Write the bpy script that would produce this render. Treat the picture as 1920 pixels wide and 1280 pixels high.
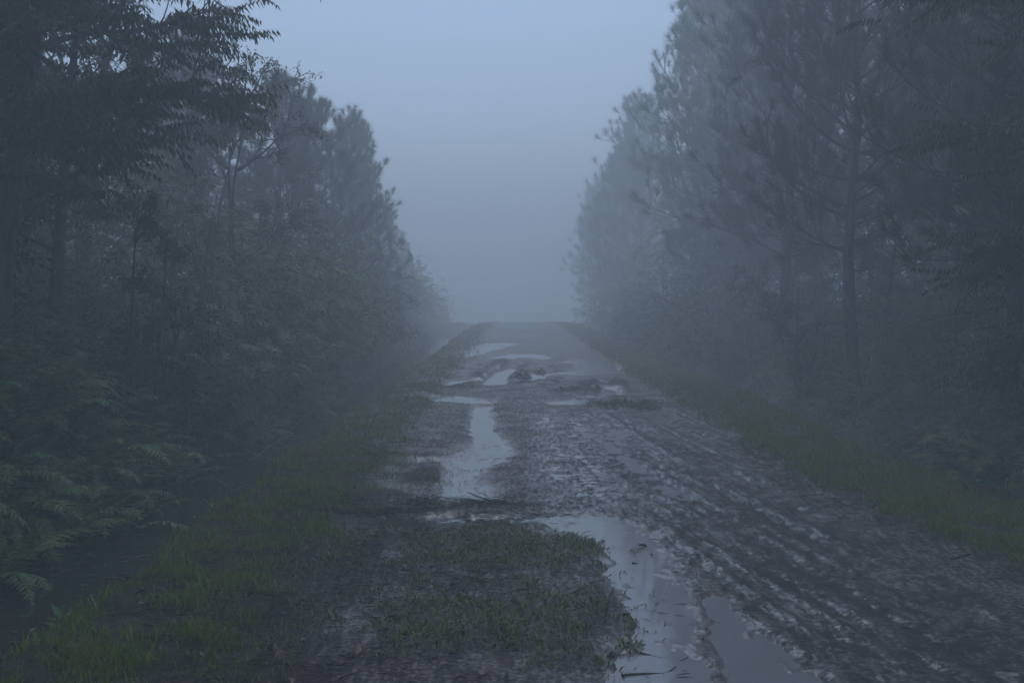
import bpy, math, random
import numpy as np
from mathutils import Vector, Matrix

# ------------------------------------------------------------------ scene, camera, light
S = bpy.context.scene
for o in list(bpy.data.objects):
    bpy.data.objects.remove(o)
COL = S.collection

cam_d = bpy.data.cameras.new('camera')
cam = bpy.data.objects.new('camera', cam_d)
COL.objects.link(cam)
cam_d.sensor_width = 36.0
cam_d.lens = 40.0
cam_d.clip_start = 0.05
cam_d.clip_end = 2000.0
cam.location = (0.0, 0.0, 1.6)
cam.rotation_euler = (math.radians(90 - 2.36), 0, math.radians(0.13))
S.camera = cam

SUN_EL, SUN_AZ = math.radians(62), math.radians(0)      # ahead of the camera, behind the fog
W = bpy.data.worlds.new('World')
S.world = W
W.use_nodes = True
nt = W.node_tree
nt.nodes.clear()
wo = nt.nodes.new('ShaderNodeOutputWorld')
bg = nt.nodes.new('ShaderNodeBackground')
sky = nt.nodes.new('ShaderNodeTexSky')
sky.sky_type = 'NISHITA'
sky.sun_disc = False
sky.sun_elevation = SUN_EL
sky.sun_rotation = SUN_AZ
sky.air_density = 1.0
sky.dust_density = 0.6
sky.ozone_density = 0.9
bg.inputs['Strength'].default_value = 0.13
nt.links.new(sky.outputs[0], bg.inputs[0])
nt.links.new(bg.outputs[0], wo.inputs[0])

sun_d = bpy.data.lights.new('sun', 'SUN')
sun = bpy.data.objects.new('sun', sun_d)
COL.objects.link(sun)
sun_d.energy = 0.8
sun_d.angle = math.radians(70)
sun_d.color = (1.0, 0.99, 0.97)
sd = Vector((math.sin(SUN_AZ) * math.cos(SUN_EL), math.cos(SUN_AZ) * math.cos(SUN_EL), math.sin(SUN_EL)))
sun.rotation_euler = sd.to_track_quat('Z', 'Y').to_euler()

S.view_settings.view_transform = 'Standard'
S.view_settings.look = 'None'
S.view_settings.exposure = 0.4
S.view_settings.gamma = 1.0
S.render.engine = 'CYCLES'
cy = S.cycles
cy.max_bounces = 8
cy.diffuse_bounces = 2
cy.glossy_bounces = 2
cy.transmission_bounces = 2
cy.volume_bounces = 3
cy.transparent_max_bounces = 4
cy.sample_clamp_indirect = 4.0
cy.use_denoising = True
HAZE = 0.0215
HAZE_COL = (0.88, 0.95, 1.0)

# ------------------------------------------------------------------ numpy helpers
def _hash(ix, iy, seed):
    h = (ix.astype(np.int64) * 374761393 + iy.astype(np.int64) * 668265263 + seed * 1442695041) & 0xffffffff
    h = ((h ^ (h >> 13)) * 1274126177) & 0xffffffff
    return ((h ^ (h >> 16)) & 0xffff) / 65535.0

def noise(x, y, seed=0):
    x = np.asarray(x, float); y = np.asarray(y, float)
    x, y = np.broadcast_arrays(x, y)
    ix = np.floor(x); iy = np.floor(y)
    fx = x - ix; fy = y - iy
    def g(dx, dy):
        a = _hash(ix + dx, iy + dy, seed) * 2 * np.pi
        return np.cos(a) * (fx - dx) + np.sin(a) * (fy - dy)
    u = fx * fx * fx * (fx * (fx * 6 - 15) + 10); v = fy * fy * fy * (fy * (fy * 6 - 15) + 10)
    a = g(0, 0) * (1 - u) + g(1, 0) * u
    b = g(0, 1) * (1 - u) + g(1, 1) * u
    return (a * (1 - v) + b * v) * 1.5

def fbm(x, y, octs=4, seed=0, gain=0.5):
    t = 0; a = 1.0; f = 1.0
    for k in range(octs):
        t = t + a * noise(x * f, y * f, seed + k * 17)
        a *= gain; f *= 2.03
    return t

def sstep(a, b, x):
    t = np.clip((x - a) / (b - a), 0, 1)
    return t * t * (3 - 2 * t)

def norm(v):
    return v / np.maximum(np.linalg.norm(v, axis=-1, keepdims=True), 1e-9)

UP0 = np.array([0, 0, 1.0])

class MB:
    """collects vertices and faces, builds one mesh"""
    def __init__(self):
        self.v = []; self.f3 = []; self.f4 = []; self.n = 0
    def add(self, v, f3=None, f4=None):
        v = np.asarray(v, np.float32).reshape(-1, 3)
        if f3 is not None and len(f3): self.f3.append(np.asarray(f3, np.int64).reshape(-1, 3) + self.n)
        if f4 is not None and len(f4): self.f4.append(np.asarray(f4, np.int64).reshape(-1, 4) + self.n)
        self.v.append(v); self.n += len(v)
    def mesh(self, name, mat, smooth=False):
        me = bpy.data.meshes.new(name)
        v = np.concatenate(self.v) if self.v else np.zeros((0, 3), np.float32)
        f3 = np.concatenate(self.f3) if self.f3 else np.zeros((0, 3), np.int64)
        f4 = np.concatenate(self.f4) if self.f4 else np.zeros((0, 4), np.int64)
        me.vertices.add(len(v)); me.vertices.foreach_set('co', v.ravel())
        nl = f3.size + f4.size
        me.loops.add(nl)
        me.loops.foreach_set('vertex_index', np.concatenate([f3.ravel(), f4.ravel()]).astype(np.int32))
        npoly = len(f3) + len(f4)
        me.polygons.add(npoly)
        st = np.concatenate([np.arange(len(f3)) * 3, f3.size + np.arange(len(f4)) * 4]).astype(np.int32)
        me.polygons.foreach_set('loop_start', st)
        me.update(calc_edges=True)
        if smooth:
            me.polygons.foreach_set('use_smooth', np.ones(npoly, bool))
        me.validate()
        if mat: me.materials.append(mat)
        return me

def link(name, me, parent=None):
    o = bpy.data.objects.new(name, me)
    COL.objects.link(o)
    if parent is not None: o.parent = parent
    return o

def tag(o, label=None, cat=None, group=None, kind=None):
    if label: o['label'] = label
    if cat: o['category'] = cat
    if group: o['group'] = group
    if kind: o['kind'] = kind
    return o

def leaves(mb, base, d, nrm, L, Wd, fold=0.15, mid=0.42):
    """rhombic folded leaves: base (N,3), direction d, rough normal nrm, length L, width Wd"""
    base = np.asarray(base, float).reshape(-1, 3); N = len(base)
    if N == 0: return
    d = norm(np.asarray(d, float).reshape(-1, 3))
    s = norm(np.cross(d, nrm)); up = np.cross(s, d)
    L = np.broadcast_to(np.asarray(L, float), (N,))[:, None]; Wd = np.broadcast_to(np.asarray(Wd, float), (N,))[:, None]
    m = base + d * L * mid
    l = m - s * Wd * 0.5 + up * Wd * fold; r = m + s * Wd * 0.5 + up * Wd * fold
    tip = base + d * L - up * L * 0.06
    v = np.stack([base, r, tip, l], 1)
    i = np.arange(N)[:, None] * 4
    mb.add(v.reshape(-1, 3), np.concatenate([i + [0, 1, 2], i + [0, 2, 3]]))

def needles(mb, base, d, L, w, rs):
    N = len(base)
    s = norm(np.cross(d, rs.normal(size=(N, 3))))
    w = np.broadcast_to(np.asarray(w, float), (N,))[:, None]; L = np.broadcast_to(np.asarray(L, float), (N,))[:, None]
    tip = base + d * L; tip[:, 2] -= (L[:, 0] ** 2) * 0.35
    v = np.stack([base - s * w / 2, base + s * w / 2, tip], 1)
    mb.add(v.reshape(-1, 3), np.arange(N * 3).reshape(-1, 3))

def tube(mb, pts, rad, n=6):
    pts = np.asarray(pts, float); K = len(pts)
    rad = np.broadcast_to(np.asarray(rad, float), (K,))
    t = norm(np.gradient(pts, axis=0))
    ref = np.array([0, 0, 1.0]) if abs(t[0, 2]) < 0.9 else np.array([1.0, 0, 0])
    a = norm(np.cross(t, ref)); b = np.cross(t, a)
    ang = np.arange(n) / n * 2 * np.pi
    ring = a[:, None] * np.cos(ang)[None, :, None] + b[:, None] * np.sin(ang)[None, :, None]
    v = pts[:, None] + ring * rad[:, None, None]
    i = np.arange(K - 1)[:, None] * n; j = np.arange(n)[None]
    f = np.stack([i + j, i + (j + 1) % n, i + n + (j + 1) % n, i + n + j], -1)
    mb.add(v.reshape(-1, 3), None, f.reshape(-1, 4))

# ------------------------------------------------------------------ materials
def newmat(name):
    m = bpy.data.materials.new(name); m.use_nodes = True
    n = m.node_tree; n.nodes.clear()
    out = n.nodes.new('ShaderNodeOutputMaterial')
    return m, n, out

def leaf_mat(name, c1, c2, c3=None, transl=0.25, rough=0.5, spec=0.3):
    """colour differs leaf by leaf and in soft clumps; a part of the light passes through"""
    m, n, out = newmat(name)
    geo = n.nodes.new('ShaderNodeNewGeometry')
    ramp = n.nodes.new('ShaderNodeValToRGB')
    ramp.color_ramp.elements[0].color = (*c1, 1); ramp.color_ramp.elements[1].color = (*c2, 1)
    if c3:
        ramp.color_ramp.elements[1].position = 0.86
        e = ramp.color_ramp.elements.new(1.0); e.color = (*c3, 1)
    tc = n.nodes.new('ShaderNodeTexCoord')
    nz = n.nodes.new('ShaderNodeTexNoise'); nz.inputs['Scale'].default_value = 1.7; nz.inputs['Detail'].default_value = 2
    n.links.new(tc.outputs['Object'], nz.inputs['Vector'])
    mul = n.nodes.new('ShaderNodeMath'); mul.operation = 'MULTIPLY_ADD'
    mul.inputs[1].default_value = 1.1; mul.inputs[2].default_value = -0.55
    n.links.new(nz.outputs[0], mul.inputs[0])
    add = n.nodes.new('ShaderNodeMath'); add.operation = 'ADD'; add.use_clamp = True
    n.links.new(geo.outputs['Random Per Island'], add.inputs[0]); n.links.new(mul.outputs[0], add.inputs[1])
    n.links.new(add.outputs[0], ramp.inputs[0])
    p = n.nodes.new('ShaderNodeBsdfPrincipled')
    p.inputs['Roughness'].default_value = rough
    p.inputs['Specular IOR Level'].default_value = spec
    n.links.new(ramp.outputs[0], p.inputs['Base Color'])
    tr = n.nodes.new('ShaderNodeBsdfTranslucent')
    n.links.new(ramp.outputs[0], tr.inputs['Color'])
    mx = n.nodes.new('ShaderNodeMixShader'); mx.inputs[0].default_value = transl
    n.links.new(p.outputs[0], mx.inputs[1]); n.links.new(tr.outputs[0], mx.inputs[2])
    n.links.new(mx.outputs[0], out.inputs['Surface'])
    return m

def bark_mat(name, c1, c2, scale=9.0):
    m, n, out = newmat(name)
    tc = n.nodes.new('ShaderNodeTexCoord')
    mp = n.nodes.new('ShaderNodeMapping'); mp.inputs['Scale'].default_value = (1, 1, 0.25)
    n.links.new(tc.outputs['Object'], mp.inputs['Vector'])
    nz = n.nodes.new('ShaderNodeTexNoise'); nz.inputs['Scale'].default_value = scale * 2; nz.inputs['Detail'].default_value = 5
    n.links.new(mp.outputs[0], nz.inputs['Vector'])
    ramp = n.nodes.new('ShaderNodeValToRGB')
    ramp.color_ramp.elements[0].position = 0.35; ramp.color_ramp.elements[1].position = 0.68
    ramp.color_ramp.elements[0].color = (*c1, 1); ramp.color_ramp.elements[1].color = (*c2, 1)
    n.links.new(nz.outputs[0], ramp.inputs[0])
    p = n.nodes.new('ShaderNodeBsdfPrincipled'); p.inputs['Roughness'].default_value = 0.7
    n.links.new(ramp.outputs[0], p.inputs['Base Color'])
    b = n.nodes.new('ShaderNodeBump'); b.inputs['Strength'].default_value = 0.6; b.inputs['Distance'].default_value = 0.02
    n.links.new(nz.outputs[0], b.inputs['Height']); n.links.new(b.outputs[0], p.inputs['Normal'])
    n.links.new(p.outputs[0], out.inputs['Surface'])
    return m

M_needle = leaf_mat('pine_needles', (0.020, 0.052, 0.022), (0.048, 0.105, 0.038), transl=0.15)
M_pinn = leaf_mat('pinnate_leaves', (0.014, 0.042, 0.022), (0.040, 0.095, 0.042), transl=0.25)
M_dark = leaf_mat('dark_leaves', (0.014, 0.036, 0.016), (0.045, 0.090, 0.034), (0.10, 0.09, 0.03))
M_big = leaf_mat('oval_leaves', (0.030, 0.060, 0.024), (0.075, 0.110, 0.035), (0.16, 0.13, 0.035), transl=0.3, rough=0.4)
M_fern = leaf_mat('fern_fronds', (0.048, 0.122, 0.036), (0.150, 0.255, 0.070), transl=0.3)
M_ferndry = leaf_mat('dead_fern_fronds', (0.040, 0.022, 0.016), (0.090, 0.050, 0.030), transl=0.2)
M_under = leaf_mat('undergrowth_leaves', (0.026, 0.078, 0.024), (0.085, 0.170, 0.042), (0.085, 0.055, 0.030), transl=0.25)
M_grass = leaf_mat('grass_blades', (0.082, 0.135, 0.016), (0.205, 0.250, 0.034), (0.20, 0.10, 0.05), transl=0.3)
M_grassw = leaf_mat('trampled_grass', (0.062, 0.090, 0.020), (0.150, 0.180, 0.040), (0.20, 0.14, 0.075), transl=0.2)
M_straw = leaf_mat('dead_grass', (0.022, 0.017, 0.013), (0.060, 0.045, 0.032), transl=0.1)
M_bark = bark_mat('pine_bark', (0.030, 0.023, 0.019), (0.085, 0.070, 0.060))
M_bark2 = bark_mat('smooth_bark', (0.035, 0.030, 0.026), (0.11, 0.10, 0.09))
M_twig = bark_mat('bleached_twig', (0.16, 0.14, 0.125), (0.30, 0.28, 0.26))
M_stick = bark_mat('wet_stick', (0.018, 0.014, 0.012), (0.05, 0.04, 0.033), 30)
M_dry = leaf_mat('fallen_leaf', (0.05, 0.03, 0.022), (0.11, 0.07, 0.05), transl=0.0)

def mud_mat():
    m, n, out = newmat('wet_mud')
    L = n.links.new
    at = n.nodes.new('ShaderNodeAttribute'); at.attribute_name = 'mask'
    sep = n.nodes.new('ShaderNodeSeparateColor'); L(at.outputs['Color'], sep.inputs[0])
    tc = n.nodes.new('ShaderNodeTexCoord')
    n1 = n.nodes.new('ShaderNodeTexNoise'); n1.inputs['Scale'].default_value = 2.3; n1.inputs['Detail'].default_value = 8; n1.inputs['Roughness'].default_value = 0.62
    L(tc.outputs['Object'], n1.inputs['Vector'])
    n2 = n.nodes.new('ShaderNodeTexNoise'); n2.inputs['Scale'].default_value = 36; n2.inputs['Detail'].default_value = 9; n2.inputs['Roughness'].default_value = 0.72
    L(tc.outputs['Object'], n2.inputs['Vector'])
    mp = n.nodes.new('ShaderNodeMapping'); mp.inputs['Rotation'].default_value = (0, 0, math.radians(-8)); mp.inputs['Scale'].default_value = (34, 5, 10)
    L(tc.outputs['Object'], mp.inputs['Vector'])
    n3 = n.nodes.new('ShaderNodeTexNoise'); n3.inputs['Scale'].default_value = 1.0; n3.inputs['Detail'].default_value = 4
    L(mp.outputs[0], n3.inputs['Vector'])
    # clods and smeared streaks against smooth film
    k3 = n.nodes.new('ShaderNodeMath'); k3.operation = 'MULTIPLY_ADD'; k3.inputs[1].default_value = 0.45
    k1 = n.nodes.new('ShaderNodeMath'); k1.operation = 'MULTIPLY_ADD'; k1.inputs[1].default_value = 0.35; k1.inputs[2].default_value = -0.40
    L(n1.outputs[0], k1.inputs[0])
    k2 = n.nodes.new('ShaderNodeMath'); k2.operation = 'ADD'
    L(n2.outputs[0], k2.inputs[0]); L(k1.outputs[0], k2.inputs[1])
    L(n3.outputs[0], k3.inputs[0]); L(k2.outputs[0], k3.inputs[2])
    ramp = n.nodes.new('ShaderNodeValToRGB')
    ramp.color_ramp.elements[0].position = 0.45; ramp.color_ramp.elements[0].color = (0.018, 0.0145, 0.014, 1)
    ramp.color_ramp.elements[1].position = 0.64; ramp.color_ramp.elements[1].color = (0.150, 0.128, 0.126, 1)
    L(k3.outputs[0], ramp.inputs[0])
    def mix(fac, a, b):
        x = n.nodes.new('ShaderNodeMix'); x.data_type = 'RGBA'
        L(fac, x.inputs[0])
        if isinstance(a, tuple): x.inputs[6].default_value = a
        else: L(a, x.inputs[6])
        if isinstance(b, tuple): x.inputs[7].default_value = b
        else: L(b, x.inputs[7])
        return x.outputs[2]
    c = mix(sep.outputs[2], ramp.outputs[0], (0.105, 0.102, 0.104, 1))     # smooth pale silt
    c = mix(sep.outputs[1], c, (0.024, 0.020, 0.017, 1))                   # black organic muck, also shade painted into the ruts
    c = mix(sep.outputs[0], c, (0.030, 0.028, 0.016, 1))                   # turf soil
    p = n.nodes.new('ShaderNodeBsdfPrincipled')
    L(c, p.inputs['Base Color'])
    mr = n.nodes.new('ShaderNodeMapRange'); mr.inputs[1].default_value = 0.47; mr.inputs[2].default_value = 0.60
    mr.inputs[3].default_value = 0.80; mr.inputs[4].default_value = 0.38
    wm = n.nodes.new('ShaderNodeMath'); wm.operation = 'MULTIPLY_ADD'; wm.inputs[1].default_value = -0.05
    L(at.outputs['Alpha'], wm.inputs[0]); L(k3.outputs[0], mr.inputs[0]); L(mr.outputs[0], wm.inputs[2])
    og = n.nodes.new('ShaderNodeMath'); og.operation = 'MULTIPLY_ADD'; og.use_clamp = True; og.inputs[1].default_value = 0.5
    L(sep.outputs[1], og.inputs[0]); L(wm.outputs[0], og.inputs[2])
    cw = n.nodes.new('ShaderNodeMapRange'); cw.inputs[1].default_value = 0.44; cw.inputs[2].default_value = 0.60; cw.inputs[3].default_value = 0.05; cw.inputs[4].default_value = 0.9
    L(k3.outputs[0], cw.inputs[0])
    c2 = n.nodes.new('ShaderNodeMath'); c2.operation = 'MULTIPLY'; L(cw.outputs[0], c2.inputs[0]); L(at.outputs['Alpha'], c2.inputs[1])
    dry = n.nodes.new('ShaderNodeMath'); dry.operation = 'MULTIPLY_ADD'; dry.use_clamp = True; dry.inputs[1].default_value = -1.1; dry.inputs[2].default_value = 1.0
    L(sep.outputs[0], dry.inputs[0])
    c3 = n.nodes.new('ShaderNodeMath'); c3.operation = 'MULTIPLY'; L(c2.outputs[0], c3.inputs[0]); L(dry.outputs[0], c3.inputs[1])
    L(c3.outputs[0], p.inputs['Coat Weight']); p.inputs['Coat Roughness'].default_value = 0.20
    sm = n.nodes.new('ShaderNodeMapRange'); sm.inputs[1].default_value = 0.10; sm.inputs[2].default_value = 0.50; L(sep.outputs[2], sm.inputs[0])
    rm = n.nodes.new('ShaderNodeMix'); rm.inputs[3].default_value = 0.32; L(sm.outputs[0], rm.inputs[0]); L(og.outputs[0], rm.inputs[2])
    L(rm.outputs[0], p.inputs['Roughness'])
    p.inputs['Specular IOR Level'].default_value = 0.55
    h = n.nodes.new('ShaderNodeMath'); h.operation = 'MULTIPLY_ADD'; h.inputs[1].default_value = 0.7
    L(n3.outputs[0], h.inputs[0]); L(n2.outputs[0], h.inputs[2])  # relief follows the clods
    b = n.nodes.new('ShaderNodeBump'); b.inputs['Strength'].default_value = 1.0; b.inputs['Distance'].default_value = 0.02
    bs = n.nodes.new('ShaderNodeMapRange'); bs.inputs[3].default_value = 1.0; bs.inputs[4].default_value = 0.12; L(sm.outputs[0], bs.inputs[0]); L(bs.outputs[0], b.inputs['Strength'])
    L(h.outputs[0], b.inputs['Height']); L(b.outputs[0], p.inputs['Normal'])
    L(p.outputs[0], out.inputs['Surface'])
    return m
M_mud = mud_mat()

def water_mat(name, col, wave, dist, rough=0.04):
    m, n, out = newmat(name)
    L = n.links.new
    tc = n.nodes.new('ShaderNodeTexCoord')
    nz = n.nodes.new('ShaderNodeTexNoise'); nz.inputs['Scale'].default_value = wave; nz.inputs['Detail'].default_value = 3
    L(tc.outputs['Object'], nz.inputs['Vector'])
    p = n.nodes.new('ShaderNodeBsdfPrincipled')
    p.inputs['Base Color'].default_value = (*col, 1)
    p.inputs['Roughness'].default_value = rough
    p.inputs['IOR'].default_value = 1.45
    b = n.nodes.new('ShaderNodeBump'); b.inputs['Strength'].default_value = 0.25; b.inputs['Distance'].default_value = dist
    L(nz.outputs[0], b.inputs['Height']); L(b.outputs[0], p.inputs['Normal'])
    L(p.outputs[0], out.inputs['Surface'])
    return m
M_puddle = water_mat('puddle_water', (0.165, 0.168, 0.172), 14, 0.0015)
M_ditch = water_mat('ditch_water', (0.026, 0.030, 0.024), 7, 0.006, 0.06)

# ------------------------------------------------------------------ terrain
def shift(y):
    return 0.0 * np.asarray(y, float)

def edge_l(y): return -2.12 + 0.09 * noise(np.asarray(y) * 0.55, 3.3, 5) + 0.05 * noise(np.asarray(y) * 2.1, 8.3, 6)
def edge_ri(y): return np.interp(y, [4, 6.3, 7.5, 10.4, 14, 20, 60], [2.85, 2.75, 2.57, 2.41, 2.33, 2.24, 2.2]) + 0.10 * noise(np.asarray(y) * 0.9, 1.3, 9) + 0.06 * noise(np.asarray(y) * 3.1, 1.3, 19)
def edge_ro(y): return np.interp(y, [4, 8.2, 11.4, 16.4, 30, 60], [3.75, 3.66, 3.42, 3.56, 3.5, 3.4]) + 0.08 * noise(np.asarray(y) * 0.8, 2.3, 11)

# puddles as chains of (x, y, radius, depth)
CHAINS = {
 'stream': [(-0.44, 16.2, .13, .030), (-0.44, 15.2, .14, .034), (-0.36, 13.2, .13, .034), (-0.24, 12.0, .19, .034), (-0.22, 11.4, .21, .034), (-0.42, 10.6, .20, .034), (-0.50, 9.8, .15, .034), (-0.46, 9.2, .16, .034), (-0.36, 8.85, .19, .034)],
 'streamfoot': [(-0.85, 10.9, .12, .028), (-0.3, 10.9, .2, .03)],
 'broad': [(-0.55, 8.05, .09, .030), (-0.1, 7.95, .12, .034), (0.3, 8.1, .18, .032), (0.55, 7.9, .24, .032), (0.66, 7.3, .22, .032), (0.72, 6.7, .20, .032), (0.76, 6.1, .19, .032), (0.72, 5.6, .18, .032), (0.66, 5.1, .19, .032), (0.58, 4.6, .22, .032), (0.5, 4.0, .26, .032)],
 'murk': [(1.05, 5.9, .07, .026), (1.02, 5.3, .12, .028), (1.06, 4.9, .16, .030), (1.04, 4.4, .18, .032)],
 'leftmid': [(-1.5, 20.2, .3, .034), (-1.0, 20.6, .3, .034), (-0.75, 20.9, .2, .034)],
 'leftlow': [(-1.35, 17.6, .35, .036), (-0.85, 17.3, .3, .036), (-0.5, 16.8, .2, .034)],
 'rut': [(-0.42, 20.2, .16, .05), (-0.30, 22.0, .17, .05), (-0.2, 24.5, .16, .05)],
 'rutright': [(1.48, 18.0, .17, .05), (1.62, 19.2, .16, .05)],
 'rutsmall': [(0.82, 16.8, .26, .036), (1.0, 17.1, .14, .03), (1.15, 17.6, .14, .035)],
 'farright': [(1.35, 23.0, .35, .034), (1.9, 24.2, .35, .034), (2.0, 26.5, .35, .034), (1.5, 27, .3, .034)],
 'farmid': [(-0.3, 28.6, .26, .030), (0.3, 30.2, .28, .030), (0.8, 28.4, .2, .028)],
 'farleft': [(-1.6, 29, .3, .030), (-1.1, 33, .4, .030), (-.4, 37, .4, .03)],
 'heapside': [(0.55, 22.8, .16, .04), (0.35, 21.3, .12, .035)],
}
RIDGES = [  # thrown-up mud between the ruts: (x, y, radius, height)
 [(-0.86, 19.2, .11, .05), (-0.66, 21.5, .13, .085), (-0.45, 24.5, .13, .10), (-0.28, 27.2, .12, .07)],
 [(-1.75, 19.0, .07, .035), (-1.25, 19.15, .08, .05), (-0.85, 19.1, .09, .05)],
 [(1.22, 18.3, .14, .06), (1.36, 20.4, .14, .07)], [(1.74, 18.4, .13, .06), (1.84, 20.5, .13, .07)],
 [(0.75, 18.4, .12, .05), (1.0, 18.5, .14, .08), (1.25, 18.7, .12, .05)],
]

def chain_field(x, y, chain, wob):
    best = np.zeros_like(x)
    if len(chain) == 1: chain = chain * 2
    for (x0, y0, r0, d0), (x1, y1, r1, d1) in zip(chain[:-1], chain[1:]):
        dx, dy = x1 - x0, y1 - y0
        t = np.clip(((x - x0) * dx + (y - y0) * dy) / max(dx * dx + dy * dy, 1e-9), 0, 1)
        r = (r0 + (r1 - r0) * t) * (1.12 if max(y0, y1) < 16.7 else 1.35)
        q = np.hypot(x - (x0 + dx * t), (y - (y0 + dy * t)) * 0.9) / r
        best = np.maximum(best, (1 - sstep(0.25, 1.55, q + wob)) * (d0 + (d1 - d0) * t))
    return best

def patch(x, y, cx, cy, rx, ry, seed):
    q = np.hypot((x - cx) / rx, (y - cy) / ry) + 0.55 * fbm(x * 3.2, y * 3.2, 4, seed, .62)
    return 1 - sstep(0.55, 1.2, q)

def grass_patch(x, y):
    g = np.maximum(patch(x, y, -0.16, 6.95, 0.68, 0.74, 31), patch(x, y, -0.10, 5.42, 0.72, 0.62, 32))
    g = np.maximum(g, 0.75 * patch(x, y, 1.62, 16.1, 0.5, 0.55, 33))
    g = np.maximum(g, 0.55 * patch(x, y, -0.75, 9.6, 0.34, 0.28, 34))
    return g

def terrain(x, y, masks=False):
    x = np.asarray(x, float); y = np.asarray(y, float)
    X = x - shift(y)
    eL = edge_l(y); iR = edge_ri(y); oR = edge_ro(y)
    near = np.exp(-np.clip(y - 16, 0, 100) / 25)
    wob = 0.30 * fbm(x * 2.6, y * 1.5, 4, 71) + 0.22 * near * fbm(x * 10, y * 5, 2, 72)
    fine = 0.008 * fbm(X * 1.3, y * 0.8, 3, 1) + 0.007 * fbm(X * 4.5, y * 3.2, 3, 2, 0.6) + 0.0035 * near * fbm(X * 13, y * 11, 2, 4, 0.7)
    # film-wet middle of the road
    film = sstep(0.0, 0.35, X) * (1 - sstep(1.0, 1.7, X)) * sstep(7.5, 9, y) * (1 - sstep(14, 16.5, y))
    farfilm = sstep(19, 23, y)
    z = 0.024 - 0.017 * film - 0.010 * farfilm + fine
    z = z + film * (0.010 * fbm(X * 3.2, y * 3.6, 4, 80, .6) + 0.007 * noise(X * 17, y * 15, 81))
    # tyre tracks turning across the right half
    wr = sstep(0.75, 1.25, X) * (1 - sstep(2.2, 2.6, X)) * (1 - sstep(12, 20, y)) + 0.45 * sstep(0.1, 0.6, X) * (1 - sstep(0.8, 1.3, X)) * sstep(8.5, 9.5, y) * (1 - sstep(12, 20, y))
    tcross = X + 0.15 * (y - 7.6) - 0.006 * (y - 7.6) ** 2
    str_ = noise(tcross * 6.5, y * 0.32, 21) * 0.75 + noise(tcross * 15, y * 0.55, 22) * 0.75 + 0.25 * noise(tcross * 26, y * 0.9, 27)
    z = z + wr * (0.0105 * str_ + 0.002)
    trk = sstep(.05, .55, str_ + .25 * noise(X * 20, y * 15, 30)) * .6
    for c0, w_, dp in ((1.50, .075, .026), (1.30, .06, .018), (1.68, .05, .016), (0.92, .05, .016), (1.86, .07, .022), (1.12, .06, .020), (2.12, .06, .020)):
        g = np.exp(-((tcross - c0 - 0.03 * noise(y * 0.7, c0, 3)) / w_) ** 2)
        sh = np.exp(-((np.abs(tcross - c0) - 2.0 * w_) / (w_ * 0.8)) ** 2)
        tread = 0.5 + 0.5 * np.sin(y * 55 + np.abs(tcross - c0) * 60)
        brk = np.clip(0.6 + 1.3 * noise(tcross * 0.7 + c0 * 5, y * 0.9, 24), 0, 1)
        trk = np.maximum(trk, g * brk * min(1, dp / .024))  # shadow in the tyre grooves, painted as a darker mud colour
        z = z + wr * brk * 0.6 * (-dp * g * (0.88 + 0.12 * tread) + dp * 0.45 * sh)
    clod = np.maximum(noise(X * 10, y * 8, 25) + 0.5 * noise(X * 21, y * 17, 26) - 0.12, 0)
    z = z + wr * (0.004 * clod - 0.006) + 0.012 * clod * near * (1 - wr) * sstep(0, .5, X)
    z = z + 0.03 * sstep(1.9, 2.5, X) * (1 - farfilm)
    dep = np.zeros_like(z)
    for ch in CHAINS.values():
        ys = [c[1] for c in ch]; near_m = (y > min(ys) - 1.2) & (y < max(ys) + 1.2)
        if near_m.any():
            f = np.zeros_like(z); f[near_m] = chain_field(X[near_m], y[near_m], ch, wob[near_m]); dep = np.maximum(dep, f)
    dn = np.clip(dep / 0.030, 0, 1)
    z = z - dep * (1.25 + 0.25 * sstep(15, 18, y)) + dn * (0.012 * noise(X * 8, y * 3.5, 28) + 0.007 * (1 - .6 * dn) * noise(X * 22, y * 9, 29))
    ridge = np.zeros_like(z)
    for rd in RIDGES:
        ys = [c[1] for c in rd]; near_m = (y > min(ys) - 1) & (y < max(ys) + 1)
        if near_m.any():
            f = np.zeros_like(z); f[near_m] = chain_field(X[near_m], y[near_m], rd, wob[near_m] * 0.8)
            ridge = np.maximum(ridge, f); z = z + f * 0.7 * (1 + 0.6 * fbm(X * 5, y * 3, 3, 44, .5))
    churn = np.maximum(sstep(-1.0, -.7, X) * (1 - sstep(.75, 1.1, X)) * sstep(19.3, 20.5, y) * (1 - sstep(25.5, 28, y)), sstep(1.0, 1.15, X) * (1 - sstep(1.85, 2.0, X)) * sstep(17.3, 18, y) * (1 - sstep(20.5, 22, y)))
    lump = np.maximum(fbm(X * 3.0, y * 2.0, 3, 46, .5), 0)
    z = z + churn * (1 - np.clip(dep / .03, 0, 1)) * 0.045 * lump
    ridge = np.maximum(ridge, churn * (1 - np.clip(dep / .03, 0, 1)) * .06 * sstep(0, .4, lump))
    gp = grass_patch(X, y)
    z = z + gp * (0.022 + 0.012 * fbm(X * 6, y * 6, 2, 45))
    # left verge and the mucky strip beside it
    vl = 1 - sstep(-1.45, -1.15, X + 0.25 * fbm(x * 1.6, y * 1.3, 3, 51))
    vr = sstep(-0.05, 0.12, X - iR + 0.12 * fbm(x * 3, y * 3, 3, 52))
    muck = (1 - sstep(-1.0, -0.45, X + 0.35 * fbm(x * 1.8, y * 1.8, 4, 53))) * (1 - sstep(9, 14, y))
    band = np.exp(-((y - 8.55 - 0.22 * noise(x * 1.6, 0, 54)) / (0.15 + .12 * noise(x * 1.3, 4, 64))) ** 2) * sstep(-1.6, -0.9, X) * (1 - sstep(-0.25, 0.3, X))
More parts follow.
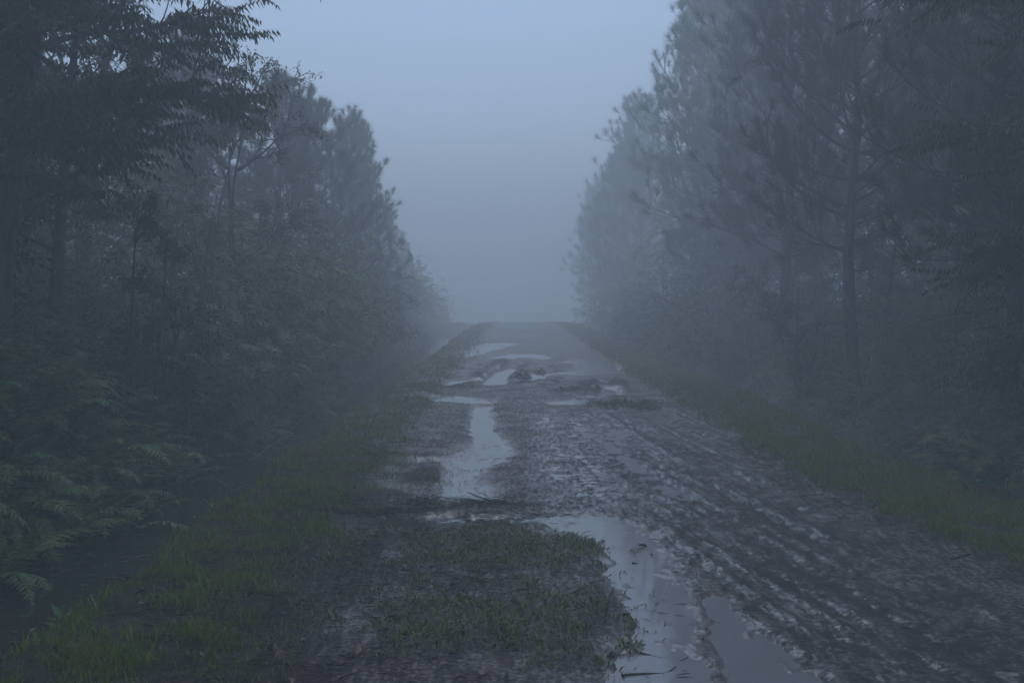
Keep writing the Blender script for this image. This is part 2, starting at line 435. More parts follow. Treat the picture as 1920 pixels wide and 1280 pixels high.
    band = np.maximum(band, 0.9 * np.exp(-((y - 8.2 - 0.1 * noise(x * 2, 5, 55)) / 0.12) ** 2) * sstep(-1.1, -0.6, X) * (1 - sstep(-0.1, 0.2, X)))
    band = band * np.clip(.8 + 1.1 * fbm(x * 2.4, y * 4, 3, 66), 0, 1)
    z = z + band * 0.02
    z = z + vl * 0.03 + vr * 0.04 + (vl + vr) * 0.02 * fbm(x * 5, y * 5, 3, 56)
    tl = eL - X; tr = X - oR
    bank = 0.10 * fbm(x * 0.9, y * 0.9, 4, 61)
    zl = np.interp(tl, [0, .12, .32, .85, 1.10, 1.7, 2.5, 4.0, 8, 200], [.05, -.14, -.5, -.6, -.36, .34, 1.05, 1.5, 1.75, 1.8])
    zr = np.interp(tr, [0, .18, .42, .8, 1.0, 1.6, 2.6, 4.5, 8, 200], [.06, -.12, -.46, -.52, -.22, .15, .5, .8, 1.0, 1.2])
    flat = sstep(46, 66, y)
    zl = zl * (1 - flat * (zl > 0)); zr = zr * (1 - flat * (zr > 0)); bank = bank * (1 - flat)
    z = np.where(tl > 0, zl + bank * sstep(0.0, 1.0, tl), z)
    z = np.where(tr > 0, zr + bank * sstep(0.0, 1.0, tr), z)
    yy = np.clip(y - 44, 0, 60)
    z = z - 0.00031 * yy ** 2 - 0.037 * np.clip(y - 104, 0, 200) + 0.07 * sstep(34, 55, y) * fbm(x * .9, y * .22, 3, 67)
    z = z - 0.02 * np.clip(y - 104, 0, 200)
    if not masks: return z
    soil = np.clip(vl + vr + (tl > 0) + (tr > 0) + gp * 0.8, 0, 1)
    org_shade = np.clip(np.maximum(muck * (0.85 + 0.5 * fbm(x * 2.2, y * 2.2, 3, 57)), band * np.clip(.75 + 1.2 * fbm(x * 3, y * 5, 3, 65), 0, 1)), 0, 1)
    pale = np.clip(sstep(-1.5, -1.0, X) * (1 - sstep(-0.2, 0.1, X)) * sstep(8.7, 9.2, y) * (1 - sstep(11, 13.5, y)) * .6 * (0.4 + 0.7 * fbm(x * 2, y * 1.4, 3, 58)) + 0.6 * np.clip(dep / 0.030, 0, 1), 0, 1)
    wet = np.clip(wr + film + farfilm * .6 + 0.5 * fbm(x * 1.5, y * 1.2, 3, 59) + 1.8 * np.clip(dep / 0.034, 0, 1), 0, 1)
    org_shade = np.clip(org_shade + 0.85 * sstep(.012, .05, ridge) * (0.8 + .6 * fbm(x * 5, y * 4, 2, 60)) + 0.8 * wr * sstep(.03, .25, clod) + .85 * wr * trk, 0, 1)
    return z, soil, org_shade, pale, wet

def tz(x, y):
    return float(terrain(np.array([float(x)]), np.array([float(y)]))[0])

def geom(a, b, s0, ratio):
    out = [a]; s = s0
    while out[-1] + s < b: out.append(out[-1] + s); s *= ratio
    return np.array(out + [b])
gx = np.concatenate([-geom(12, 150, .4, 1.25)[::-1], np.arange(-11.8, -4.05, .2), np.arange(-4, -2.65, .045), np.arange(-2.62, 3.9, .0195), np.arange(3.92, 6.4, .055), np.arange(6.5, 11.9, .2), geom(12, 150, .4, 1.25)])
gy = [3.9]
while gy[-1] < 105: gy.append(gy[-1] + max(0.019, 0.0037 * min(gy[-1], 45) + 0.02 * max(gy[-1] - 45, 0)))
gy = np.concatenate([3.6 - geom(0, 43.6, .12, 1.12)[::-1], np.array(gy), geom(106.5, 255, 1.4, 1.15)])
GX, GY = np.meshgrid(gx, gy)
GZ, g_soil, g_org_shade, g_pale, g_wet = terrain(GX, GY, True)
ny, nx = GX.shape
idx = np.arange(ny * nx).reshape(ny, nx)
quads = np.stack([idx[:-1, :-1], idx[:-1, 1:], idx[1:, 1:], idx[1:, :-1]], -1).reshape(-1, 4)
mb = MB(); mb.add(np.stack([GX, GY, GZ], -1).reshape(-1, 3), None, quads)
me = mb.mesh('ground', M_mud, True)
ca = me.color_attributes.new('mask', 'FLOAT_COLOR', 'POINT')
ca.data.foreach_set('color', np.stack([g_soil, g_org_shade, g_pale, g_wet], -1).astype(np.float32).ravel())
ground = tag(link('ground', me), kind='structure')

# standing water on the road: flat sheets at level 0 that the mud rises out of
cx = 0.25 * (GX[:-1, :-1] + GX[1:, 1:] + GX[:-1, 1:] + GX[1:, :-1]); cyy = 0.25 * (GY[:-1, :-1] + GY[1:, 1:] + GY[:-1, 1:] + GY[1:, :-1])
cmin = np.minimum(np.minimum(GZ[:-1, :-1], GZ[1:, 1:]), np.minimum(GZ[:-1, 1:], GZ[1:, :-1]))
cX = cx - shift(cyy)
wetc = (cmin < 0.003) & (cX > edge_l(cyy) + 0.5) & (cX < edge_ri(cyy) - 0.05) & (cyy < 45) & (cyy > 3.6)
d_ = wetc.copy(); d_[1:] |= wetc[:-1]; d_[:-1] |= wetc[1:]; d_[:, 1:] |= wetc[:, :-1]; d_[:, :-1] |= wetc[:, 1:]
def largest(mask):      # largest connected sheet of water inside a mask
    todo = set(map(tuple, np.argwhere(mask))); best = []
    while todo:
        stack = [todo.pop()]; comp = []
        while stack:
            a, c = stack.pop(); comp.append((a, c))
            for q in ((a + 1, c), (a - 1, c), (a, c + 1), (a, c - 1)):
                if q in todo: todo.remove(q); stack.append(q)
        if len(comp) > len(best): best = comp
    m = np.zeros_like(mask)
    if best: m[tuple(np.array(best).T)] = True
    return m
used = np.zeros_like(d_)
def sheet(name, m):
    q = quads.reshape(ny - 1, nx - 1, 4)[m]
    u, inv = np.unique(q.ravel(), return_inverse=True)
    v = np.stack([GX.ravel()[u], GY.ravel()[u], np.zeros(len(u))], -1)
    b = MB(); b.add(v, None, inv.reshape(-1, 4))
    return link(name, b.mesh(name, M_puddle))
def puddle(name, sel, label):
    m = largest(d_ & sel & ~used)
    if not m.any(): return
    used[m] = True
    tag(sheet(name, m), label, 'puddle')
s_str = (cyy > 8.45) & (cyy < 16.6) & (cX < 0.18)
s_for = (cyy <= 8.45) & (cX < 0.98)
s_murk = (cyy <= 8.45) & (cX >= 0.98)
s_film = (cyy > 8.45) & (cyy < 16.6) & (cX >= 0.18)
s_left = (cyy >= 16.6) & (cyy < 22.5) & (cX < -0.58)
s_rut = (cyy >= 16.6) & (cyy < 27) & (cX >= -0.58) & (cX < 0.2) & ~s_left
s_rr = (cyy >= 16.6) & (cyy < 22) & (cX >= 0.2)
s_fr = (cyy >= 22) & (cyy < 36) & (cX >= 0.2)
rest = ~(s_str | s_for | s_murk | s_film | s_left | s_rut | s_rr | s_fr)
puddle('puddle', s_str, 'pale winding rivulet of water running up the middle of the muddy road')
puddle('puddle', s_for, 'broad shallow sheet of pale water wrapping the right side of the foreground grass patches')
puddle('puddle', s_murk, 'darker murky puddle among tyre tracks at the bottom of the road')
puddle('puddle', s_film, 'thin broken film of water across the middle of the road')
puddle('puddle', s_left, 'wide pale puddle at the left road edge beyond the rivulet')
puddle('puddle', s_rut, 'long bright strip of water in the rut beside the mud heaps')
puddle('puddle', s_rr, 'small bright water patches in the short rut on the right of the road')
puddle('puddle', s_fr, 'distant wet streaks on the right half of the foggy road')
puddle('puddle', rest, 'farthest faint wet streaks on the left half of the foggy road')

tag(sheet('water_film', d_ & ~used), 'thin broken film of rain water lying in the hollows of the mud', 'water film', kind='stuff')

def ditch(xs_fn, half, z, label):
    ys = np.concatenate([np.arange(-20, 4, 1.0), np.arange(4, 47, .5)])
    c = xs_fn(ys) + shift(ys)
    v = np.stack([np.stack([c - half, ys, np.full_like(ys, z)], -1), np.stack([c + half, ys, np.full_like(ys, z)], -1)], 1).reshape(-1, 3)
    i = np.arange(len(ys) - 1)[:, None] * 2
    b = MB(); b.add(v, None, i + [0, 1, 3, 2])
    tag(link('ditch_water', b.mesh('ditch_water', M_ditch)), label, 'ditch water', kind='structure')
ditch(lambda y: edge_l(y) - 0.70, 0.60, -0.21, 'dark still water in the ditch along the left verge')
ditch(lambda y: edge_ro(y) + 0.62, 0.42, -0.36, 'dark water in the narrow ditch along the right verge')

# ------------------------------------------------------------------ grass
rs = np.random.RandomState(7)
def blades(mb, x, y, h, w, lean, z=None):
    N = len(x)
    if z is None: z = terrain(x, y)
    a = rs.uniform(0, 2 * np.pi, N); f = rs.uniform(0, 2 * np.pi, N)
    s = np.stack([np.cos(f), np.sin(f), np.zeros(N)], -1)
    out = np.stack([np.cos(a), np.sin(a), np.zeros(N)], -1)
    b = np.stack([x, y, z - 0.004], -1)
    up = np.array([0, 0, 1.0])
    h = h[:, None]; w = w[:, None]; lean = lean[:, None]
    m = b + up * h * 0.6 * np.cos(lean * 0.6) + out * h * 0.6 * np.sin(lean * 0.6)
    t = m + up * h * 0.45 * np.cos(lean * 1.3) + out * h * 0.45 * np.sin(lean * 1.3)
    v = np.stack([b - s * w * .4, b + s * w * .4, m + s * w * .5, m - s * w * .5, t], 1)
    i = np.arange(N)[:, None] * 5
    mb.add(v.reshape(-1, 3), np.concatenate([i + [0, 1, 2], i + [0, 2, 3], i + [3, 2, 4]]))

def scatter(x0, x1, y0, y1, dens, fn):
    n = int((x1 - x0) * (y1 - y0) * dens)
    x = rs.uniform(x0, x1, n); y = rs.uniform(y0, y1, n)
    k = rs.uniform(0, 1, n) < fn(x, y)
    return x[k], y[k]

def vl_d(x, y):
    X = x - shift(y); e = edge_l(y)
    d = sstep(-0.10, 0.0, X - e) * (1 - sstep(-1.5, -1.05, X + 0.3 * fbm(x * 1.6, y * 1.3, 3, 51)))
    return d * np.clip(0.55 + 0.9 * fbm(x * 2.5, y * 2.5, 3, 91), 0.08, 1)
def vr_d(x, y):
    X = x - shift(y)
    return sstep(-0.08, 0.18, X - edge_ri(y) + 0.14 * fbm(x * 3, y * 3, 3, 52)) * (1 - sstep(0.02, 0.14, X - edge_ro(y))) * np.clip(0.7 + 0.6 * fbm(x * 2.5, y * 2.5, 3, 92), 0.15, 1)

def verge(name, fn, x0, x1, hs, label, mat):
    b = MB()
    for y0, y1, dens, wk in ((4.2, 7.5, 6200, 1.0), (7.5, 12, 5200, 1.15), (12, 20, 2600, 1.5), (20, 34, 800, 2.3), (34, 62, 260, 4.0), (62, 100, 60, 8.0)):
        x, y = scatter(x0, x1 + (2 if y1 > 50 else 0), y0, y1, dens, fn)
        n = len(x)
        cl = np.clip(0.75 + 0.7 * fbm(x * 3.3, y * 3.3, 2, 93), 0.35, 1.5)
        h = rs.gamma(6, hs / 6, n) * cl
        blades(b, x, y, h, rs.uniform(.003, .0062, n) * wk, rs.uniform(0.15, 1.15, n))
    tag(link(name, b.mesh(name, mat)), label, 'grass', kind='stuff')
verge('grass', vl_d, -2.45, -0.9, 0.055, 'short rough grass on the left verge beside the ditch', M_grass)
verge('grass', vr_d, 1.95, 3.9, 0.055, 'green grass strip along the right verge of the road', M_grass)

b = MB()
x, y = scatter(-2.5, -1.8, 4.4, 26, 900, lambda x, y: np.exp(-((x - edge_l(y) + .02) / .09) ** 2) * np.clip(.5 + 1.2 * fbm(x * 2, y * 1.5, 3, 90), 0, 1))
n = len(x); blades(b, x, y, rs.gamma(5, .11 / 5, n), rs.uniform(.004, .008, n), rs.uniform(0.3, 1.5, n))
tag(link('long_grass', b.mesh('long_grass', M_grass)), 'longer grass tufts hanging over the edge of the left ditch', 'grass', kind='stuff')
b = MB()    # two islands of broad-leaved turf in the road and the thin trampled grass left of them
x, y = scatter(-1.2, 1.0, 4.3, 8.0, 4800, lambda x, y: grass_patch(x, y) ** 1.3 * np.clip(0.8 + 0.7 * fbm(x * 4, y * 4, 2, 94), 0.1, 1))
n = len(x); blades(b, x, y, rs.gamma(4, .029 / 4, n), rs.uniform(.005, .0105, n), rs.uniform(0.6, 1.5, n))
x, y = scatter(0.2, 1.25, 4.5, 6.6, 420, lambda x, y: np.clip(fbm(x * 3.2, y * 6, 3, 95) * 2.2 - 0.25, 0, 1) * (1 - sstep(.75, 1.1, x)))
n = len(x); blades(b, x, y, rs.gamma(7, .04 / 7, n), rs.uniform(.004, .008, n), rs.uniform(0.2, 1.2, n))
x, y = scatter(0.9, 2.4, 15, 17.2, 2200, lambda x, y: grass_patch(x, y))
n = len(x); blades(b, x, y, rs.gamma(6, .05 / 6, n), rs.uniform(.006, .012, n), rs.uniform(0.2, 1.2, n))
tag(link('turf_patch', b.mesh('turf_patch', M_grassw)), 'flattened broad leaved turf patches in the middle of the muddy foreground', 'grass', kind='stuff')
b = MB()
x, y = scatter(-1.7, -0.2, 4.2, 12, 1700, lambda x, y: np.clip(0.35 + 1.5 * fbm(x * 2.2, y * 2.2, 3, 96), 0, 1) * (1 - sstep(-.95, -.25, x)) * (1 - sstep(9, 12, y)))
n = len(x); blades(b, x, y, rs.gamma(5, .04 / 5, n), rs.uniform(.003, .007, n), rs.uniform(0.4, 1.5, n))
tag(link('trampled_grass', b.mesh('trampled_grass', M_grassw)), 'thin trampled grass in the black muck left of the turf patches', 'grass', kind='stuff')

# dead strands lying on the mud
def strands(name, regs, label):
    b = MB()
    for x0, x1, y0, y1, dens, fn in regs:
        x, y = scatter(x0, x1, y0, y1, dens, fn)
        n = len(x); a = rs.uniform(0, np.pi, n)
        L = rs.uniform(.03, .13, n); z = terrain(x, y) + rs.uniform(.003, .012, n)
        d = np.stack([np.cos(a), np.sin(a), rs.uniform(-.12, .16, n)], -1)
        leaves(b, np.stack([x, y, np.maximum(z, 0.003)], -1), d, np.array([0, 0, 1.0]) + rs.normal(0, .25, (n, 3)), L, rs.uniform(.002, .005, n))
    tag(link(name, b.mesh(name, M_straw)), label, 'litter', kind='stuff')
band_fn = lambda x, y: np.clip(.5 + 1.3 * fbm(x * 2.4, y * 4, 3, 66), 0, 1) * np.clip(np.exp(-((y - 8.55 - 0.22 * noise(x * 1.6, 0, 54)) / 0.2) ** 2) + np.exp(-((y - 8.15 - 0.1 * noise(x * 2, 5, 55)) / 0.1) ** 2), 0, 1) * (1 - sstep(0.0, 0.7, x)) 
strands('dead_grass_litter', [
    (-1.7, 0.7, 7.7, 9.2, 3600, band_fn),
    (-1.9, 0.1, 4.2, 8.5, 900, lambda x, y: np.clip(0.5 + 1.2 * fbm(x * 2, y * 2, 3, 97), 0, 1)),
    (-0.4, 2.6, 4.2, 12, 110, lambda x, y: np.clip(0.1 + 1.6 * fbm(x * 2, y * 2, 3, 98), 0, 1)),
    (-2.1, -1.2, 4.2, 12, 800, lambda x, y: np.clip(0.6 + 1.2 * fbm(x * 2, y * 2, 3, 99), 0, 1)),
    (2.2, 3.3, 4.5, 12, 500, lambda x, y: np.exp(-((x - edge_ri(y)) / .18) ** 2)),
    ], 'dark dead grass strands strewn over the mud')

lb = MB()      # straw and leaves afloat in the ditch
y = rs.uniform(5, 26, 1500); x = edge_l(y) - rs.uniform(.25, 1.15, 1500)
k = fbm(x * 1.5, y * .9, 3, 85) > .05; x, y = x[k], y[k]; n = len(x); a = rs.uniform(0, 3.14, n)
leaves(lb, np.stack([x, y, np.full(n, -.206)], -1), np.stack([np.cos(a), np.sin(a), np.full(n, .02)], -1), UP0 + rs.normal(0, .1, (n, 3)), rs.uniform(.03, .16, n), rs.uniform(.006, .03, n), .05)
tag(link('floating_litter', lb.mesh('floating_litter', M_dry)), 'straw and fallen leaves afloat on the left ditch', 'litter', kind='stuff')

# ------------------------------------------------------------------ ferns and undergrowth
UP = np.array([0, 0, 1.0])
def fronds(mb, base, az, L, elev, droop, npair=13, pin=0.30, rsx=rs, ragged=0.15, wid=0.26):
    """arching fronds; every argument an array over fronds"""
    N = len(base)
    t = (np.arange(npair) + 1.5) / (npair + 1.2)
    T = np.concatenate([[0], t, [1.0]])
    ang = elev[:, None] - droop[:, None] * T[None] ** 1.3
    step = np.diff(T, prepend=0)[None] * L[:, None]
    r = np.cumsum(np.cos(ang) * step, 1); z = np.cumsum(np.sin(ang) * step, 1)
    h = np.stack([np.cos(az), np.sin(az), np.zeros(N)], -1)
    P = base[:, None] + h[:, None] * r[..., None] + UP * z[..., None]
    D = h[:, None] * np.cos(ang)[..., None] + UP * np.sin(ang)[..., None]
    side = np.stack([-np.sin(az), np.cos(az), np.zeros(N)], -1)[:, None]
    Nn = np.cross(D, np.broadcast_to(side, D.shape))
    env = np.sin(np.pi * np.clip(t * 0.86 + 0.14, 0, 1)) ** 0.7
    for sg in (-1, 1):
        B = P[:, 1:-1]
        d = side * sg * 0.92 + D[:, 1:-1] * 0.42 - UP * 0.22 + rsx.normal(0, ragged, B.shape)
        Lp = L[:, None] * pin * env[None] * rsx.uniform(0.8, 1.15, B.shape[:2])
        leaves(mb, B.reshape(-1, 3), d.reshape(-1, 3), (Nn[:, 1:-1] + rsx.normal(0, .12, B.shape)).reshape(-1, 3), Lp.ravel(), (Lp * wid + .003).ravel(), fold=0.1, mid=0.35)
    # midrib as thin ribbon
    w = (0.006 * L / 0.6)[:, None, None]
    a = P - side * w * .5; c = P + side * w * .5
    K = P.shape[1]
    v = np.stack([a, c], 2).reshape(-1, 3)
    i = (np.arange(N)[:, None] * K + np.arange(K - 1)[None]).reshape(-1, 1) * 2
    mb.add(v, None, i + [0, 1, 3, 2])

def fern_mesh(seed, n, L, mat, el=(0.5, 1.25), dr=(1.0, 1.9), npair=22):
    r = np.random.RandomState(seed)
    b = MB()
    az = np.arange(n) / n * 2 * np.pi + r.uniform(-.4, .4, n)
    base = np.stack([np.cos(az) * .03, np.sin(az) * .03, np.full(n, -.02)], -1)
    fronds(b, base, az, L * r.uniform(.65, 1.15, n), r.uniform(*el, n), r.uniform(*dr, n), npair, .155, r, .10, .24)
    return b.mesh('fern', mat)
FERN = [fern_mesh(100 + k, 12 + k % 4, 0.62, M_fern) for k in range(6)]
FERN_L = [fern_mesh(120 + k, 6 + k % 3, 0.85, M_fern, (0.9, 1.4), (1.2, 2.0), 26) for k in range(3)]
FERN_D = [fern_mesh(140 + k, 8, 0.6, M_ferndry, (0.1, 0.9), (1.0, 2.2)) for k in range(2)]

prng = random.Random(11)
def put_fern(me, x, y, s, label, group, dz=0.0):
    o = link('fern', me)
    o.location = (x, y, tz(x, y) + dz + .04)
    o.scale = (s, s, s * prng.uniform(.85, 1.15))
    o.rotation_euler = (prng.uniform(-.2, .2), prng.uniform(-.2, .2), prng.uniform(0, 6.28))
    tag(o, label, 'fern', group)

GL = ('green fern arching over the bank of the left ditch', 'ferns on the left ditch bank')
GL2 = ('tall fern standing at the top of the left bank under the trees', 'tall ferns along the top of the left bank')
GR = ('pale fern on the slope beyond the right ditch', 'ferns on the right slope')
GD = ('withered reddish brown fern among the green ones on the right slope', 'dead ferns on the right slope')
for k in range(140):
    y = 5.0 + 14 * prng.random() ** 1.25
    x = edge_l(np.array([y]))[0] - prng.uniform(1.1, 2.8)
    put_fern(prng.choice(FERN), x, y, prng.uniform(.8, 1.4), *GL)
for k in range(62):
    y = 6.3 + 14 * prng.random() ** 1.7
    x = edge_l(np.array([y]))[0] - prng.uniform(1.7, 3.4)
    put_fern(prng.choice(FERN_L), x, y, prng.uniform(.8, 1.2), *GL2)
for k in range(84):
    y = 8.5 + 17 * prng.random() ** 1.2
    x = edge_ro(np.array([y]))[0] + prng.uniform(0.98, 4.2)
    put_fern(prng.choice(FERN), x, y, prng.uniform(.7, 1.35), *GR)
for k in range(13):
    y = 9.0 + 6 * prng.random()
    x = edge_ro(np.array([y]))[0] + prng.uniform(1.0, 2.2)
    put_fern(prng.choice(FERN_D), x, y, prng.uniform(.8, 1.25), *GD)

def undergrowth(label, side, n, y0, y1, tmax, hmax):
    b = MB()
    y = y0 + (y1 - y0) * rs.uniform(0, 1, n) ** 1.5
    t0 = .95 if side < 0 else 0.9
    t = t0 + (tmax - t0) * rs.uniform(0, 1, n)
    x = (edge_l(y) - t if side < 0 else edge_ro(y) + t) + shift(y)
    z = terrain(x, y) + rs.uniform(-.02, 1, n) ** 2 * hmax * np.clip((t - t0) / .8, .1, 1)
    far = np.clip(y / 14, 0.8, 2.2)
    k = n // 2
    fronds(b, np.stack([x, y, z], -1)[:k], rs.uniform(0, 6.28, k), rs.uniform(.25, .6, k) * far[:k] ** .5, rs.uniform(.2, 1.2, k), rs.uniform(.8, 2.2, k), 13, 0.19)
    m = 7
    B = (np.stack([x, y, z], -1)[k:, None] + rs.normal(0, .09, (n - k, m, 3)) + [0, 0, .06]).reshape(-1, 3)
    d = norm(rs.normal(0, 1, B.shape) + [(-side) * .5, -.3, .2])
    leaves(b, B, d, rs.normal(0, .5, B.shape) + UP, rs.uniform(.05, .13, len(B)), rs.uniform(.018, .045, len(B)))
    k2 = n // 3    # long dry stalks
    B = np.stack([x, y, z], -1)[:k2] + [0, 0, .03]
    d = norm(rs.normal(0, .8, B.shape) + [(-side) * .5, -.2, .35])
    leaves(b, B, d, rs.normal(0, 1, B.shape), rs.uniform(.2, .6, k2), rs.uniform(.004, .008, k2))
    tag(link('undergrowth', b.mesh('undergrowth', M_under)), label, 'undergrowth', kind='stuff')
undergrowth('tangled low undergrowth covering the bank of the left ditch', -1, 5200, 4.6, 45, 3.4, 0.28)
undergrowth('tangled low undergrowth covering the slope beyond the right ditch', 1, 6500, 6.5, 45, 5.5, 0.32)

# ------------------------------------------------------------------ woody plants
def rot_about(v, axis, a):
    return v * math.cos(a) + np.cross(axis, v) * math.sin(a) + axis * np.dot(axis, v) * (1 - math.cos(a))

def branch_path(r, p, d, L, n=5, up=0.0, wig=0.12):
    pts = [np.array(p, float)]; d = norm(np.array(d, float))
    for k in range(n):
        d = norm(d + r.normal(0, wig, 3) + UP * up / n)
        pts.append(pts[-1] + d * L / n)
    return np.array(pts), d

def perp_dir(r, d, ang):
    a = norm(np.cross(d, r.normal(size=3)))
    return norm(d * math.cos(ang) + a * math.sin(ang))

def make_pine(seed, H, crown0, R, nneed=120, dense=1.0):
    r = np.random.RandomState(seed)
    tb, cb = MB(), MB()
    k = 9
    sway = np.cumsum(r.normal(0, .05, (k, 2)), 0) * H / 8
    tp = np.concatenate([sway, np.linspace(-.15, H, k)[:, None]], 1); tp[0, :2] = 0
    rad = np.linspace(.0105 * H + .01, .012, k)
    tube(tb, tp, rad, 8)
    TB, TD, TL = [], [], []
    def tuft(pts, d, s=1.0):
        n = int(nneed * r.uniform(.75, 1.2))
        u = r.uniform(0, 1, n) ** .7
        seg = pts[-1] - pts[-2]
        base = pts[-1] - d * (1 - u)[:, None] * 0.17 * s
        a = r.uniform(.1, 1.45, n) * (1.05 - .2 * u)
        ax = norm(np.cross(d, r.normal(size=(n, 3))))
        dd = norm(d * np.cos(a)[:, None] + ax * np.sin(a)[:, None] + UP * .1)
        TB.append(base); TD.append(dd); TL.append(r.uniform(.17, .26, n) * s)
    z = crown0
    while z < H - .25:
        f = (z - crown0) / (H - crown0)
        Lb = R * (1 - f) ** .75 * min(1, .6 + f * 2.2) + .22
        nb = int(round((4.6 - 1.2 * f) * dense))
        a0 = r.uniform(0, 6.28)
        c = np.array([np.interp(z, tp[:, 2], tp[:, 0]), np.interp(z, tp[:, 2], tp[:, 1]), z])
        for j in range(nb):
            a = a0 + j / nb * 6.28 + r.normal(0, .25)
            el = r.normal(.12 + .75 * f, .12)
            L = Lb * r.uniform(.7, 1.12)
            d = np.array([math.cos(a) * math.cos(el), math.sin(a) * math.cos(el), math.sin(el)])
            pts, de = branch_path(r, c + UP * r.uniform(-.1, .1), d, L, 6, .55, .07)
            tube(tb, pts, np.linspace(.010 + .009 * L, .006, 7), 5)
            tuft(pts, norm(de + UP * .5), 1.1)
            ns = int(4 + L * 4.2)
            for q in range(ns):
                t = r.uniform(.35, .95); i = int(t * 6); p = pts[i] + (pts[min(i + 1, 6)] - pts[i]) * (t * 6 - i)
                sd_ = norm(norm(pts[min(i + 1, 6)] - pts[i]) * .75 + r.normal(0, .55, 3) + UP * .35)
                p2, d2 = branch_path(r, p, sd_, r.uniform(.25, .5) * (1 + .3 * L), 3, .6, .08)
                tube(tb, p2, np.linspace(.008, .005, 4), 4)
                tuft(p2, norm(d2 + UP * .35), r.uniform(.85, 1.1))
        z += r.uniform(.28, .42) * (1 - .3 * f)
    tuft(tp[-2:], UP, 1.2)
    for q in range(int(crown0 * 6)):      # dead lower twigs
        zz = r.uniform(crown0 * .4, crown0); a = r.uniform(0, 6.28)
        pts, _ = branch_path(r, [np.interp(zz, tp[:, 2], tp[:, 0]), np.interp(zz, tp[:, 2], tp[:, 1]), zz], [math.cos(a), math.sin(a), r.uniform(-.2, .4)], r.uniform(.4, 1.3), 5, -.15, .14)
        tube(tb, pts, np.linspace(.010, .003, 6), 4)
    needles(cb, np.concatenate(TB), np.concatenate(TD), np.concatenate(TL), .0065, r)
    return tb.mesh('trunk', M_bark, True), cb.mesh('crown', M_needle)

def make_pinnate(seed, H, R, crown0, nl, leafL=0.62, lf=0.12, droopy=0.75):
    """trunk with tiers of spreading limbs whose ends carry long feather leaves with hanging leaflets"""
    r = np.random.RandomState(seed)
    tb, cb = MB(), MB()
    tp, _ = branch_path(r, [0, 0, -.2], [0, 0, 1], H, 9, .6, .05)
    tube(tb, tp, np.linspace(.11, .02, 10), 8)
    bs, az, Ls, el, dr = [], [], [], [], []
    for j in range(nl):
        f = j / (nl - 1); z = crown0 + (H - crown0) * f
        i = min(int(z / H * 9), 8); c = tp[i] + (tp[i + 1] - tp[i]) * (z / H * 9 - i)
        a = j * 2.4 + r.normal(0, .3); L = R * (1 - .12 * f) * r.uniform(.7, 1.1)
        e = r.normal(.12 + .5 * f, .12)
        pts, de = branch_path(r, c, [math.cos(a) * math.cos(e), math.sin(a) * math.cos(e), math.sin(e)], L, 7, -.1, .08)
        tube(tb, pts, np.linspace(.02 + .008 * L, .006, 8), 5)
        ns = int(7 + L * 8)
        for q in range(ns):
            t = r.uniform(.2, 1.0); i2 = min(int(t * 7), 6); p = pts[i2] + (pts[i2 + 1] - pts[i2]) * (t * 7 - i2)
            dd = norm(pts[i2 + 1] - pts[i2]); sdv = norm(dd * .7 + r.normal(0, .55, 3) * [1, 1, .6])
            p2, d2 = branch_path(r, p, sdv, r.uniform(.25, .7), 4, -.1, .1)
            tube(tb, p2, np.linspace(.007, .004, 5), 4)
            for w in range(r.randint(3, 6)):
                u = r.uniform(.3, 1); i3 = min(int(u * 4), 3)
                bs.append(p2[i3] + (p2[i3 + 1] - p2[i3]) * (u * 4 - i3))
                az.append(math.atan2(d2[1], d2[0]) + r.normal(0, .6)); Ls.append(leafL * r.uniform(.65, 1.15))
                el.append(r.normal(.18, .22)); dr.append(r.uniform(.2, .75))
    base = np.array(bs); az = np.array(az); Ls = np.array(Ls); el = np.array(el); dr = np.array(dr); N = len(base)
    npair = 12; T = np.linspace(0, 1, npair + 1)
    ang = el[:, None] - dr[:, None] * T[None] ** 1.4
    st = np.diff(T, prepend=0)[None] * Ls[:, None]
    rr = np.cumsum(np.cos(ang) * st, 1); zz = np.cumsum(np.sin(ang) * st, 1)
    h = np.stack([np.cos(az), np.sin(az), np.zeros(N)], -1)
    P = base[:, None] + h[:, None] * rr[..., None] + UP * zz[..., None]
    D = h[:, None] * np.cos(ang)[..., None] + UP * np.sin(ang)[..., None]
    side = np.stack([-np.sin(az), np.cos(az), np.zeros(N)], -1)[:, None]
    for sg in (-1, 1):
        B = P[:, 1:]
        d = side * sg * .62 + D[:, 1:] * .35 - UP * droopy + r.normal(0, .12, B.shape)
        Lp = (lf * (1 - .35 * T[None, 1:] ** 2)) * r.uniform(.75, 1.2, B.shape[:2]) * (Ls / leafL)[:, None] ** .5
        leaves(cb, B.reshape(-1, 3), d.reshape(-1, 3), (side * sg * .7 + UP * .6 + r.normal(0, .2, B.shape)).reshape(-1, 3), Lp.ravel(), (Lp * .25).ravel(), .08)
    v = np.stack([P - side * .0025, P + side * .0025], 2).reshape(-1, 3); K = npair + 1
    i = (np.arange(N)[:, None] * K + np.arange(K - 1)[None]).reshape(-1, 1) * 2
    cb.add(v, None, i + [0, 1, 3, 2])
    return tb.mesh('trunk', M_bark2, True), cb.mesh('crown', M_pinn)

